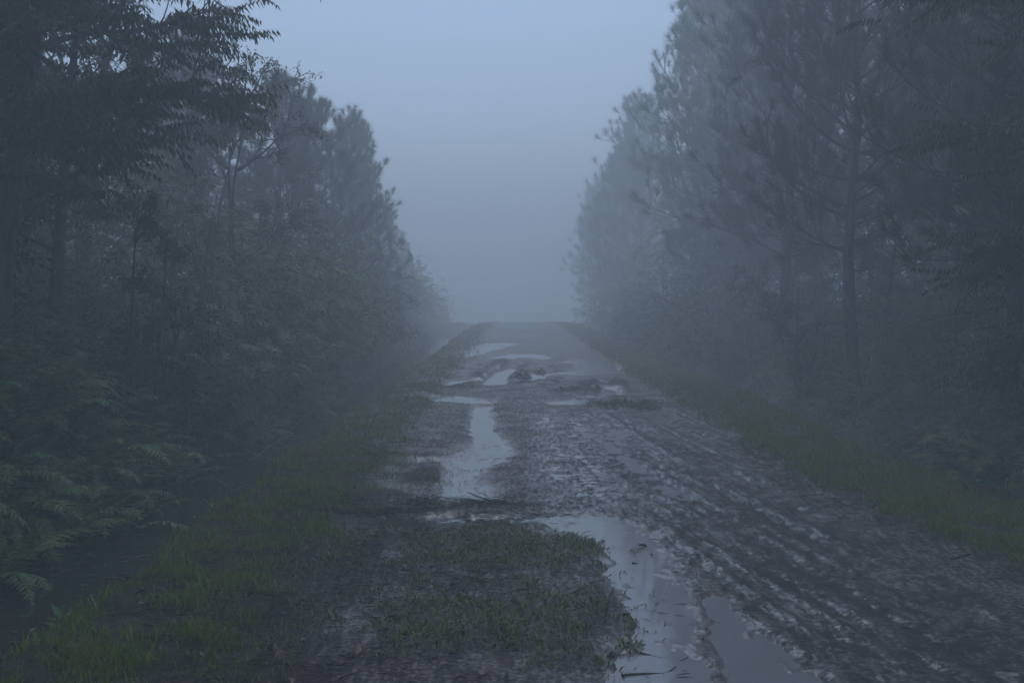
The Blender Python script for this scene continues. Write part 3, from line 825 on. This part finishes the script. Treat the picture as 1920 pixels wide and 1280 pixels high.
def make_broad(seed, H, R, crown0, nlimb, leafL, leafW, mat, per=9, levels=2, spread=.09, trunk_r=.07, droop=.25, multi=1, hang=0.0, bark=None):
    """tree or shrub with twigs clothed in simple leaves"""
    r = np.random.RandomState(seed)
    tb, cb = MB(), MB()
    B_, D_ = [], []
    def grow(p, d, L, rad, lev):
        pts, de = branch_path(r, p, d, L, 5, .25 if lev < 2 else -.1, .13)
        tube(tb, pts, np.linspace(rad, max(rad * .45, .003), 6), 5 if lev else 7)
        if lev >= levels:
            for q in range(per):
                t = r.uniform(.15, 1); i = min(int(t * 5), 4)
                B_.append(pts[i] + (pts[i + 1] - pts[i]) * (t * 5 - i)); D_.append(norm(norm(pts[i + 1] - pts[i]) * .6 + r.normal(0, .7, 3) - UP * (droop + hang)))
        else:
            for q in range(5 if lev else 4):
                t = r.uniform(.3, 1); i = min(int(t * 5), 4)
                grow(pts[i] + (pts[i + 1] - pts[i]) * (t * 5 - i), perp_dir(r, de, r.uniform(.4, 1.1)), L * r.uniform(.4, .65), rad * .55, lev + 1)
    for m in range(multi):
        a = r.uniform(0, 6.28); ln = 0 if multi == 1 else r.uniform(.1, .55)
        tp, _ = branch_path(r, [math.cos(a) * .05 * (multi > 1), math.sin(a) * .05 * (multi > 1), -.15], [math.cos(a) * ln, math.sin(a) * ln, 1], H * .92 * (1 if multi == 1 else r.uniform(.65, 1)), 8, .4, .07)
        tube(tb, tp, np.linspace(trunk_r, .01, 9), 7)
        for j in range(nlimb):
            f = r.uniform(0, 1); z = (crown0 + (H * .9 - crown0) * f) / (H * .92) * 8
            i = min(int(z), 7); c = tp[i] + (tp[i + 1] - tp[i]) * (z - i)
            aa = r.uniform(0, 6.28); e = r.normal(.35 + .4 * f, .25)
            grow(c, [math.cos(aa) * math.cos(e), math.sin(aa) * math.cos(e), math.sin(e)], R * (1 - .45 * f) * r.uniform(.45, .8), .02, 0)
    B = np.array(B_); D = np.array(D_); N = len(B)
    B = B + r.normal(0, spread * .3, B.shape)
    leaves(cb, B, D, UP + r.normal(0, .6, B.shape), leafL * r.uniform(.6, 1.2, N), leafW * r.uniform(.7, 1.2, N), .12, .5)
    return tb.mesh('trunk', bark or M_bark2, True), cb.mesh('crown', mat)

def make_thicket(seed, H, R, n=330):
    """mound of scrambling ferns: arching fronds on upright stalks"""
    r = np.random.RandomState(seed)
    tb, cb = MB(), MB()
    th = r.uniform(0, 6.28, n); ph = np.arccos(r.uniform(-.05, 1, n)); k = r.uniform(.6, 1.0, n) * (1 + .22 * np.sin(th * 3 + seed) + .15 * np.sin(th * 7))
    base = np.stack([np.cos(th) * np.sin(ph) * R * k, np.sin(th) * np.sin(ph) * R * k, np.maximum(np.cos(ph), 0) * H * .85 * k + .05], -1)
    fronds(cb, base, th + r.normal(0, .7, n), r.uniform(.35, .75, n), r.uniform(.2, .95, n), r.uniform(1.0, 2.2, n), 14, .20, r)
    m = n * 3
    th = r.uniform(0, 6.28, m); ph = np.arccos(r.uniform(-.05, 1, m)); k = r.uniform(.35, 1.0, m)
    B = np.stack([np.cos(th) * np.sin(ph) * R * k, np.sin(th) * np.sin(ph) * R * k, np.maximum(np.cos(ph), 0) * H * .9 * k], -1)
    leaves(cb, B, norm(r.normal(0, 1, B.shape) + B * [.5, .5, .1] - UP * .4), r.normal(0, .6, B.shape) + UP, r.uniform(.06, .16, m), r.uniform(.02, .05, m))
    for q in range(14):
        a = r.uniform(0, 6.28); t = r.uniform(.1, .8)
        pts, _ = branch_path(r, [math.cos(a) * R * .2, math.sin(a) * R * .2, -.1], [math.cos(a) * t, math.sin(a) * t, 1], H * r.uniform(.6, .95), 6, 0, .12)
        tube(tb, pts, np.linspace(.014, .004, 7), 4)
    return tb.mesh('stem', M_bark2, True), cb.mesh('foliage', M_thk)
M_thk = leaf_mat('thicket_fronds', (0.030, 0.092, 0.032), (0.090, 0.190, 0.058), (0.075, 0.055, 0.034), transl=0.25)

def place(name, parts, x, y, s, rz, label, cat, group=None, sz=None, tilt=(0, 0), names=('trunk', 'crown')):
    o = bpy.data.objects.new(name, None); COL.objects.link(o)
    o.location = (x, y, tz(x, y)); o.scale = (s, s, sz or s); o.rotation_euler = (tilt[0], tilt[1], rz)
    o.empty_display_size = .3
    tag(o, label, cat, group)
    for nm, me in zip(names, parts): link(nm, me, o)
    return o

PINE_L = [make_pine(201, 5.4, .5, 2.1), make_pine(202, 5.2, .4, 2.2), make_pine(203, 5.6, .6, 2.0)]
PINE_T = [make_pine(211, 9.0, 2.3, 2.3, 105), make_pine(212, 9.4, 1.7, 2.2, 105), make_pine(213, 8.6, 1.2, 2.1, 105)]
PINE_F = [make_pine(221, 6.6, .9, 1.9, 100), make_pine(222, 6.2, .7, 2.0, 100)]

OUT = []      # the wood goes on unseen round the camera, added to shade the near road
GP = 'pines beside the road'
for parts, x, y, s, rz, lab in [
    (PINE_L[0], -4.9, 24.0, .88, 0.3, 'foremost young pine on the left, topmost tuft of the pine slope'),
    (PINE_L[1], -4.95, 27.5, .94, 2.2, 'second young pine from the front in the left row'),
    (PINE_L[2], -4.8, 34.0, .98, 4.0, 'left pine whose long tufted branches reach out over the road'),
    (PINE_L[0], -5.8, 43.0, .92, 1.1, 'faint left pine behind the one reaching over the road'),
    (PINE_L[1], -6.4, 62.0, .9, 5.0, 'ghostly small pine at the far end of the left row'),
    (PINE_L[2], -7.8, 28.0, 1.05, 3.0, 'pine standing behind the front rank of the left row'),
    (PINE_T[0], 5.0, 16.6, 1.0, 0.5, 'pine with slim dark bare trunk rising from the right fern slope'),
    (PINE_T[1], 5.6, 24.0, 1.2, 2.5, 'tall pine with pale streaked trunk behind the slim trunked one'),
    (PINE_T[2], 6.3, 34.0, 1.48, 4.1, 'tall pine forming the outer edge of the right tree wall'),
    (PINE_T[0], 6.9, 41.0, 1.4, 3.3, 'tall pine half hidden behind the outer edge of the right tree wall'),
    (PINE_F[0], 6.2, 56.0, 1.62, 0.0, 'misty pine on the right with a pointed top against the fog'),
    (PINE_F[1], 6.4, 63.0, 1.6, 2.0, 'misty pine just behind the pointed one on the right'),
    (PINE_F[0], 6.4, 72.0, 1.5, 4.0, 'very faint pine sloping down to the fog on the right'),
    (PINE_F[1], 6.2, 84.0, 1.6, 5.5, 'farthest ghostly pine on the right, nearly lost in fog'),
    (PINE_T[1], 5.45, 12.6, 1.0, 1.0, 'dark pine trunk at the right picture edge above the ferns'),
    (PINE_T[2], 7.2, 15.5, 1.05, 0.2, 'dark pine deeper in the wood right of the slim trunk'),
    (PINE_T[0], 7.9, 21.5, 1.15, 5.2, 'shadowy pine deeper in the right wood behind the slim trunk'),
    (PINE_T[1], 9.2, 34.5, 1.3, 4.6, 'dim pine in the second rank of the right wood'),
    (PINE_T[2], 10.0, 46.0, 1.4, 3.7, 'dim pine far back in the right wood'),
    (PINE_T[0], 9.8, 19.5, 1.15, 2.9, 'pine barely visible at the back of the right wood'),
    (PINE_T[1], 11.0, 27.5, 1.3, 3.9, 'second pine barely visible at the back of the right wood'),
    ]:
    place('pine_tree', parts, x, y, s, rz, lab, 'pine tree', GP)

for k, (x, y, s, lab) in enumerate([(-6.0, 4.6, 1.6, 'leafy tree, unseen, on the left just outside the picture'), (-5.8, 0.5, 1.7, 'leafy tree, unseen, on the left level with the photographer'), (-6.2, -4.5, 1.7, 'leafy tree, unseen, on the left behind the photographer'), (-6.0, -10.0, 1.7, 'second leafy tree, unseen, on the left behind the photographer'),
        (6.6, 5.8, 1.5, 'leafy tree, unseen, on the right just outside the picture'), (6.4, 1.0, 1.7, 'leafy tree, unseen, on the right level with the photographer'), (6.6, -4.0, 1.7, 'leafy tree, unseen, on the right behind the photographer'), (6.3, -9.5, 1.7, 'second leafy tree, unseen, on the right behind the photographer')]):
    OUT.append((x, y, s, k, lab))

PN1 = make_pinnate(301, 8.2, 1.62, 1.5, 40)
PN2 = make_pinnate(302, 7.0, 1.9, 1.4, 28, leafL=.5, lf=.10)
place('feather_leaved_tree', PN1, -4.75, 10.4, 1.05, .6, 'big dark tree with feathery drooping leaf fingers at the upper left', 'tree')
place('feather_leaved_tree', PN1, -6.3, 12.8, 1.0, 3.6, 'dark feather leaved tree behind the big one at the upper left', 'tree')
place('feather_leaved_tree', PN2, 5.35, 9.4, 1.0, 2.0, 'feather leaved tree reaching in from the upper right corner', 'tree')

BR_S = make_broad(401, 5.5, 1.7, .8, 9, .06, .024, M_dark, per=18, levels=2, trunk_r=.03, multi=3)
BR_D = make_broad(402, 5.0, 2.0, .5, 12, .085, .036, M_dark, per=30, levels=2, trunk_r=.07)
BR_B = make_broad(403, 4.6, 1.7, .9, 8, .125, .058, M_big, per=8, levels=2, trunk_r=.05)
SH_1 = make_broad(404, 2.5, 1.1, .3, 4, .075, .024, M_dark, per=16, levels=2, trunk_r=.03, multi=3)
SH_2 = make_broad(405, 2.1, 1.0, .2, 4, .06, .02, M_dark, per=14, levels=2, trunk_r=.025, multi=3, hang=.5)
for x, y, sc, k, lab in OUT: place('broadleaf_tree', BR_D, x, y, sc, k * 1.7, lab, 'tree', 'leafy trees in the wood')
place('broadleaf_tree', BR_S, -4.1, 17.0, 1.05, .4, 'thin leaved tree rising grey between the feathery tree and the pines', 'tree')
place('broadleaf_tree', BR_B, -5.0, 8.4, 1.1, 1.3, 'small tree with large yellowish oval leaves at the left picture edge', 'tree')
place('broadleaf_tree', BR_D, -6.2, 9.3, 1.5, 2.0, 'dark dense tree behind the yellowish leaves at the left edge', 'tree')
place('broadleaf_tree', BR_D, -5.0, 12.2, 1.15, 4.0, 'dark dense tree under the feathery crown on the left', 'tree')
place('broadleaf_tree', BR_D, -6.2, 16.5, 1.25, 5.0, 'dark broad tree far back under the left crowns', 'tree')
place('broadleaf_tree', BR_D, -5.9, 19.8, 1.0, 0.9, 'grey broad tree behind the left pines', 'tree')
for x, y, s, rz, lab in [(8.6, 12.5, 1.5, 0.4, 'dark leafy tree behind the fern slope at the right edge'), (10.2, 16.5, 1.6, 1.6, 'dark leafy tree filling the wood behind the slim trunk'), (9.0, 21.5, 1.5, 2.9, 'dark leafy tree filling the wood left of the slim trunk'),
        (8.6, 27.0, 1.5, 4.2, 'dim leafy tree in the middle of the right wood'), (8.2, 33.5, 1.45, 5.4, 'dim leafy tree behind the outer right pines'), (7.6, 41.0, 1.4, 0.9, 'faint leafy tree behind the pointed misty pine'), (12.5, 22.0, 1.7, 2.2, 'leafy tree at the very back of the right wood'),
        (5.9, 12.4, .9, 2.3, 'low dark leafy tree beside the trunk at the right edge'), (6.9, 10.4, 1.1, 4.3, 'dark leafy tree in the right corner above the ferns'), (7.6, 46.5, 1.6, 1.1, 'pale leafy tree between the misty right pines'), (9.0, 52.0, 1.8, 2.4, 'pale leafy tree behind the misty right pines'), (9.6, 39.5, 1.8, 3.6, 'large dim leafy tree at the back of the right wood'), (7.4, 36.0, 1.15, 4.8, 'dim leafy tree right behind the outer edge pine'), (11.0, 31.0, 1.9, 0.2, 'largest leafy tree at the back of the right wood'), (6.3, 19.5, .75, 3.3, 'low leafy tree under the tall pines on the right'), (6.0, 24.5, .8, 5.0, 'low leafy tree under the outer right pines'), (6.8, 15.0, .7, 1.0, 'low leafy tree right of the slim trunk'),
        (-8.0, 13.5, 1.5, 1.2, 'dark leafy tree at the back of the left wood'), (-7.9, 20.5, 1.3, 2.6, 'dim leafy tree behind the left pines'), (-7.6, 27.5, 1.1, 3.9, 'dim leafy tree behind the reaching pine'), (-7.2, 36.0, 1.0, 5.2, 'faint leafy tree behind the far left bank')]:
    place('broadleaf_tree', BR_D, x, y, s, rz, lab, 'tree', 'leafy trees in the wood')
place('shrub', SH_1, -3.75, 11.6, 1.0, .2, 'dark small leaved shrub leaning over the left ditch below the feathery tree', 'shrub', 'shrubs along the left ditch', names=('stem', 'foliage'))
place('shrub', SH_2, -5.2, 10.4, 1.5, 4.1, 'dark shrub filling the gap under the big feathery tree', 'shrub', 'shrubs along the left ditch', names=('stem', 'foliage'))
place('shrub', SH_1, -6.0, 9.2, 1.3, 0.8, 'dark shrub at the top of the left bank above the ferns', 'shrub', 'shrubs along the left ditch', names=('stem', 'foliage'))
place('shrub', SH_2, -3.7, 31.0, 1.1, 1.9, 'hazy shrub with hanging twigs below the reaching pine branches', 'shrub', 'shrubs along the left ditch', names=('stem', 'foliage'))
place('shrub', SH_1, 6.2, 13.8, 1.1, 4.0, 'dark shrub between the trunks on the right slope', 'shrub', 'shrubs on the right slope', names=('stem', 'foliage'))
place('shrub', SH_2, 4.7, 18.4, 1.1, 3.0, 'leafy shrub at the foot of the slim trunk on the right', 'shrub', 'shrubs on the right slope', names=('stem', 'foliage'))

TH = [make_thicket(501, 2.9, 1.5), make_thicket(502, 2.4, 1.3), make_thicket(503, 1.6, 1.2, 260)]
GT = 'fern thickets along the road'
for k, x, y, s, lab in [
    (0, -4.3, 14.6, .95, 'tall fern thicket in front of the grey thin leaved tree'),
    (1, -3.95, 17.2, 1.0, 'fern covered thicket below the foremost left pine'),
    (0, -4.2, 19.6, 1.05, 'high fern thicket at the foot of the left pines'),
    (1, -3.9, 22.3, 1.05, 'fern thicket below the second left pine'),
    (0, -4.0, 25.2, 1.0, 'hazy fern thicket below the reaching pine branches'),
    (1, -4.3, 29.0, 1.0, 'hazy fern thicket beside the far part of the left ditch'),
    (0, -4.9, 33.5, .9, 'faint fern thicket beyond the left pines'),
    (1, -4.6, 38.5, .9, 'fainter thicket where the left bank fades into fog'),
    (0, -4.9, 44.0, .85, 'last thicket to be made out on the left in the fog'),
    (2, -3.9, 12.9, .9, 'low thicket right behind the leaning dark shrub'),
    (2, 4.9, 25.0, 1.0, 'low thicket below the outer pines on the right'),
    (1, 4.9, 29.5, 1.0, 'greenish thicket under the pointed misty pine'),
    (1, 4.6, 34.5, 1.0, 'pale thicket behind the greenish one on the right'),
    (1, 4.7, 40.5, 1.0, 'faint thicket under the misty right pines'),
    (1, 4.6, 48.0, 1.0, 'last thicket to be made out on the right in the fog'),
    (1, -4.9, 50.5, .95, 'barely visible thicket left of the road crest'),
    (0, -5.3, 58.0, 1.0, 'ghostly thicket at the left end of the road crest'),
    (1, 5.0, 56.0, 1.1, 'barely visible thicket right of the road crest'),
    (0, 5.6, 65.0, 1.2, 'ghostly thicket at the right end of the road crest'),
    (2, 6.4, 22.0, 1.1, 'dark thicket between the trunks deep in the right wood'),
    (2, 7.0, 17.6, 1.1, 'dark thicket right of the slim trunk'),
    (2, 7.6, 12.6, 1.0, 'dark thicket at the right picture edge'),
    (0, 8.2, 15.5, 1.3, 'tall dark thicket closing the wood right of the slim trunk'),
    (1, 9.8, 19.0, 1.6, 'tall dark thicket closing the wood behind the slim trunk'),
    (0, 8.4, 24.5, 1.4, 'dim thicket closing the wood left of the slim trunk'),
    (1, 11.5, 24.0, 1.8, 'dim thicket at the very back of the right wood'),
    (0, 8.0, 29.5, 1.4, 'hazy thicket under the dim leafy tree on the right'),
    (0, 8.2, 36.0, 1.4, 'hazy thicket behind the greenish one on the right'),
    (1, 7.6, 11.0, 1.5, 'dark thicket above the ferns in the right corner'),
    (0, 6.3, 33.0, 1.3, 'hazy thicket below the outer edge pine on the right'),
    (0, 6.6, 39.0, 1.5, 'pale tall thicket in the gap between the right pines'),
    (1, 7.0, 46.0, 1.8, 'paler tall thicket further back between the right pines'),
    (1, 10.8, 27.5, 1.7, 'dark thicket far back between the right trunks'),
    (0, 12.5, 33.0, 1.9, 'dim thicket at the farthest back of the right wood'),
    (1, 10.2, 14.8, 1.6, 'dark thicket at the back of the right wood near the picture edge'),
    (1, -10.0, 22.0, 1.8, 'dim thicket far back in the left wood'),
    (0, -12.5, 30.0, 2.0, 'dim thicket at the farthest back of the left wood'),
    (1, -9.6, 17.5, 1.7, 'dark thicket behind the left trunks near the picture edge'),
    (0, -5.4, 68.0, 1.0, 'thicket just showing beyond the road crest on the left'),
    (1, -6.0, 80.0, 1.2, 'farthest thicket beyond the road crest on the left'),
    (0, -7.4, 11.5, 1.4, 'dark thicket closing the gap under the left crowns'),
    (1, -8.2, 15.5, 1.7, 'dark thicket at the back of the left wood'),
    (0, -7.6, 19.5, 1.5, 'dim thicket behind the left fern thickets'),
    (1, -7.0, 9.4, 1.5, 'dark thicket at the left picture edge'),
    (1, -7.4, 26.0, 1.6, 'hazy thicket behind the left pines'),
    ]:
    place('fern_thicket', TH[k], x, y, s, prng.uniform(0, 6.28), lab, 'thicket', GT, names=('stem', 'foliage'))

# bare bleached boughs
def make_bare(seed, L):
    r = np.random.RandomState(seed); b = MB()
    def g(p, d, l, rad, lev):
        pts, de = branch_path(r, p, d, l, 6, .1, .16)
        tube(b, pts, np.linspace(rad, rad * .35, 7), 5)
        if lev < 2:
            for q in range(4):
                i = r.randint(1, 6); g(pts[i], perp_dir(r, norm(pts[i] - pts[i - 1]), r.uniform(.5, 1.0)), l * r.uniform(.3, .5), rad * .5, lev + 1)
    g([0, 0, 0], [0, 0, 1], L, .012, 0)
    for q in range(4):
        g([0, 0, L * r.uniform(.25, .7)], [r.normal(), r.normal(), .35], L * .55, .008, 1)
    return b.mesh('dead_sapling', M_twig, True)
BARE = [make_bare(601 + k, 2.6) for k in range(3)]
for k, x, y, s, tl, lab in [
    (0, 3.9, 17.4, 1.05, (.1, -.5), 'bleached bare sapling leaning towards the road in front of the outer pines'),
    (1, 4.6, 15.6, 1.0, (.2, .55), 'bleached bare sapling right of the slim dark trunk'),
    (2, 4.2, 20.5, 1.3, (0, -.25), 'pale dead sapling standing among the misty right pines'),
    (2, -3.25, 12.4, .6, (.2, .8), 'short bare bough sticking out beside the leaning shrub')]:
    o = link('dead_sapling', BARE[k]); o.location = (x, y, tz(x, y) - .05); o.scale = (s, s, s); o.rotation_euler = (tl[0], tl[1], 0)
    tag(o, lab, 'dead sapling', 'dead saplings beside the road')

# ------------------------------------------------------------------ small things on the road
def heap(name, x, y, sx, sy, sz, seed, label):
    nu, nv = 40, 24
    u = np.arange(nu) / nu * 2 * np.pi; v = np.linspace(0, 1, nv)
    U, V = np.meshgrid(u, v)
    rr = V; hz = (1 - V ** 3.0) * .9
    k = 1 + .5 * fbm(np.cos(U) * 2 + seed, np.sin(U) * 2 + V * 3, 4, seed)
    P = np.stack([np.cos(U) * rr * sx * k, np.sin(U) * rr * sy * k, hz * sz * (1 + .5 * fbm(np.cos(U) * rr * 3, np.sin(U) * rr * 3 + seed, 4, seed + 3)) - .04], -1)
    i = np.arange(nv - 1)[:, None] * nu; j = np.arange(nu)[None]
    b = MB(); b.add(P.reshape(-1, 3), None, np.stack([i + j, i + nu + j, i + nu + (j + 1) % nu, i + (j + 1) % nu], -1).reshape(-1, 4))
    me = b.mesh(name, M_mud, True)
    ca = me.color_attributes.new('mask', 'FLOAT_COLOR', 'POINT')
    ca.data.foreach_set('color', np.tile(np.array([0, .75, 0, .4], np.float32), len(me.vertices)))
    o = link(name, me); o.location = (x, y, tz(x, y))
    tag(o, label, 'mud heap')
heap('mud_heap', 0.10, 22.0, .24, .8, .12, 3, 'largest dark mud heap between the ruts in the middle of the road')
heap('mud_heap', 0.52, 23.4, .16, .45, .09, 5, 'smaller dark mud heap just right of the largest one')
heap('mud_heap', 0.80, 18.6, .2, .3, .07, 9, 'low mud lump between the heaps and the right rut')
heap('mud_heap', 1.30, 19.2, .12, .45, .08, 12, 'long low mud lump left of the bright right rut')
heap('mud_heap', 0.95, 6.75, .05, .07, .018, 14, 'small flat mud lump standing out of the foreground water')
heap('mud_heap', 0.98, 5.75, .05, .06, .02, 15, 'small mud lump at the edge of the murky puddle')

def stick(x, y, L, a, r0, seed, label, dz=0.0):
    r = np.random.RandomState(seed)
    pts, _ = branch_path(r, [0, 0, 0], [math.cos(a), math.sin(a), r.uniform(-.03, .06)], L, 6, 0, .12)
    b = MB(); tube(b, pts, np.linspace(r0, r0 * .4, 7), 6)
    p2, _ = branch_path(r, pts[3], [math.cos(a + .7), math.sin(a + .7), .1], L * .25, 3, 0, .1); tube(b, p2, np.linspace(r0 * .6, r0 * .3, 4), 5)
    o = link('stick', b.mesh('stick', M_stick, True)); o.location = (x, y, max(tz(x, y), 0) + r0 * .6 + dz)
    tag(o, label, 'stick', 'sticks on the road')
stick(.56, 5.02, .34, -.35, .006, 1, 'thin wet stick lying in water right of the lower turf patch')
stick(.70, 6.72, .22, .15, .007, 2, 'short dark stick in the pale water beside the upper turf patch')
stick(.30, 5.95, .30, .6, .004, 3, 'thin twig at the right end of the lower turf patch')
stick(-.15, 8.5, .30, 2.6, .006, 4, 'twig lying on the dark band of dead grass')
stick(2.55, 6.6, .45, .5, .007, 5, 'crooked stick on bare soil below the right verge')
stick(-1.95, 6.6, .35, 1.2, .005, 6, 'twig in the grass beside the left ditch')
stick(.45, 4.72, .38, .1, .006, 7, 'stick half in the mud at the bottom of the picture')

lb = MB()
leaves(lb, [[0, 0, 0]], [[1, 0, .1]], [[0, 0, 1]], .075, .042, .25, .5)
LEAF = lb.mesh('fallen_leaf', M_dry)
for k in range(46):
    if k < 22: x, y = prng.uniform(-2.0, -.3), prng.uniform(4.6, 9)
    elif k < 36: x, y = prng.uniform(-.8, 1.2), prng.uniform(4.6, 9)
    else: x, y = prng.uniform(2.3, 3.4), prng.uniform(6, 11)
    o = link('fallen_leaf', LEAF); o.location = (x, y, max(tz(x, y), 0) + .012)
    s = prng.uniform(.5, 1.15); o.scale = (s, s, s); o.rotation_euler = (prng.uniform(-.4, .4), prng.uniform(-.4, .4), prng.uniform(0, 6.28))
    tag(o, ['brown leaf fallen on the trampled grass left of the turf patches', 'brown leaf fallen among the puddles and turf patches', 'brown leaf fallen along the right verge'][0 if k < 22 else 1 if k < 36 else 2], 'fallen leaf', ['leaves fallen on the left', 'leaves fallen amid the road', 'leaves fallen on the right'][0 if k < 22 else 1 if k < 36 else 2])

def weed(x, y, seed, s, label):
    r = np.random.RandomState(seed); b = MB(); n = 11
    a = np.arange(n) * 2.4; e = r.uniform(.3, 1.2, n)
    d = np.stack([np.cos(a) * np.cos(e), np.sin(a) * np.cos(e), np.sin(e)], -1)
    leaves(b, np.stack([np.zeros(n), np.zeros(n), np.linspace(0, .07, n)], -1), d, UP + r.normal(0, .2, (n, 3)), r.uniform(.07, .13, n) * s, r.uniform(.025, .045, n) * s, .15, .5)
    o = link('weed', b.mesh('weed', M_fern)); o.location = (x, y, tz(x, y)); tag(o, label, 'weed', 'broad leaved weeds on the verges')
weed(-2.16, 5.4, 1, 1.0, 'bright broad leaved weed at the edge of the left ditch in the corner')
weed(-2.12, 7.9, 2, .9, 'broad leaved weed on the left ditch edge above the dark water')
weed(3.45, 8.6, 3, 1.2, 'broad leaved weed near the right picture edge on the verge')
weed(3.62, 8.3, 4, 1.4, 'round leaved weed at the outer edge of the right verge')
weed(-2.1, 9.9, 5, .9, 'weed leaning over the ditch beside the bare red soil')

# ------------------------------------------------------------------ haze
def haze_box():
    x0, x1, y0, y1, z0, z1 = -160, 160, -46, 262, -12.0, 18.0
    v = [(x, y, z) for x in (x0, x1) for y in (y0, y1) for z in (z0, z1)]
    f = [(0, 1, 3, 2), (4, 6, 7, 5), (0, 4, 5, 1), (2, 3, 7, 6), (0, 2, 6, 4), (1, 5, 7, 3)]
    m, n, out = newmat('haze'); m.cycles.volume_sampling = 'DISTANCE'
    pv = n.nodes.new('ShaderNodeVolumePrincipled')
    pv.inputs['Density'].default_value = HAZE
    pv.inputs['Color'].default_value = (*HAZE_COL, 1)
    pv.inputs['Anisotropy'].default_value = 0.25
    pv.inputs['Density Attribute'].default_value = ''
    pv.inputs['Temperature Attribute'].default_value = ''
    n.links.new(pv.outputs[0], out.inputs['Volume'])
    me = bpy.data.meshes.new('haze'); me.from_pydata(v, [], f); me.update(); me.materials.append(m)
    tag(link('haze', me), kind='stuff')
haze_box()
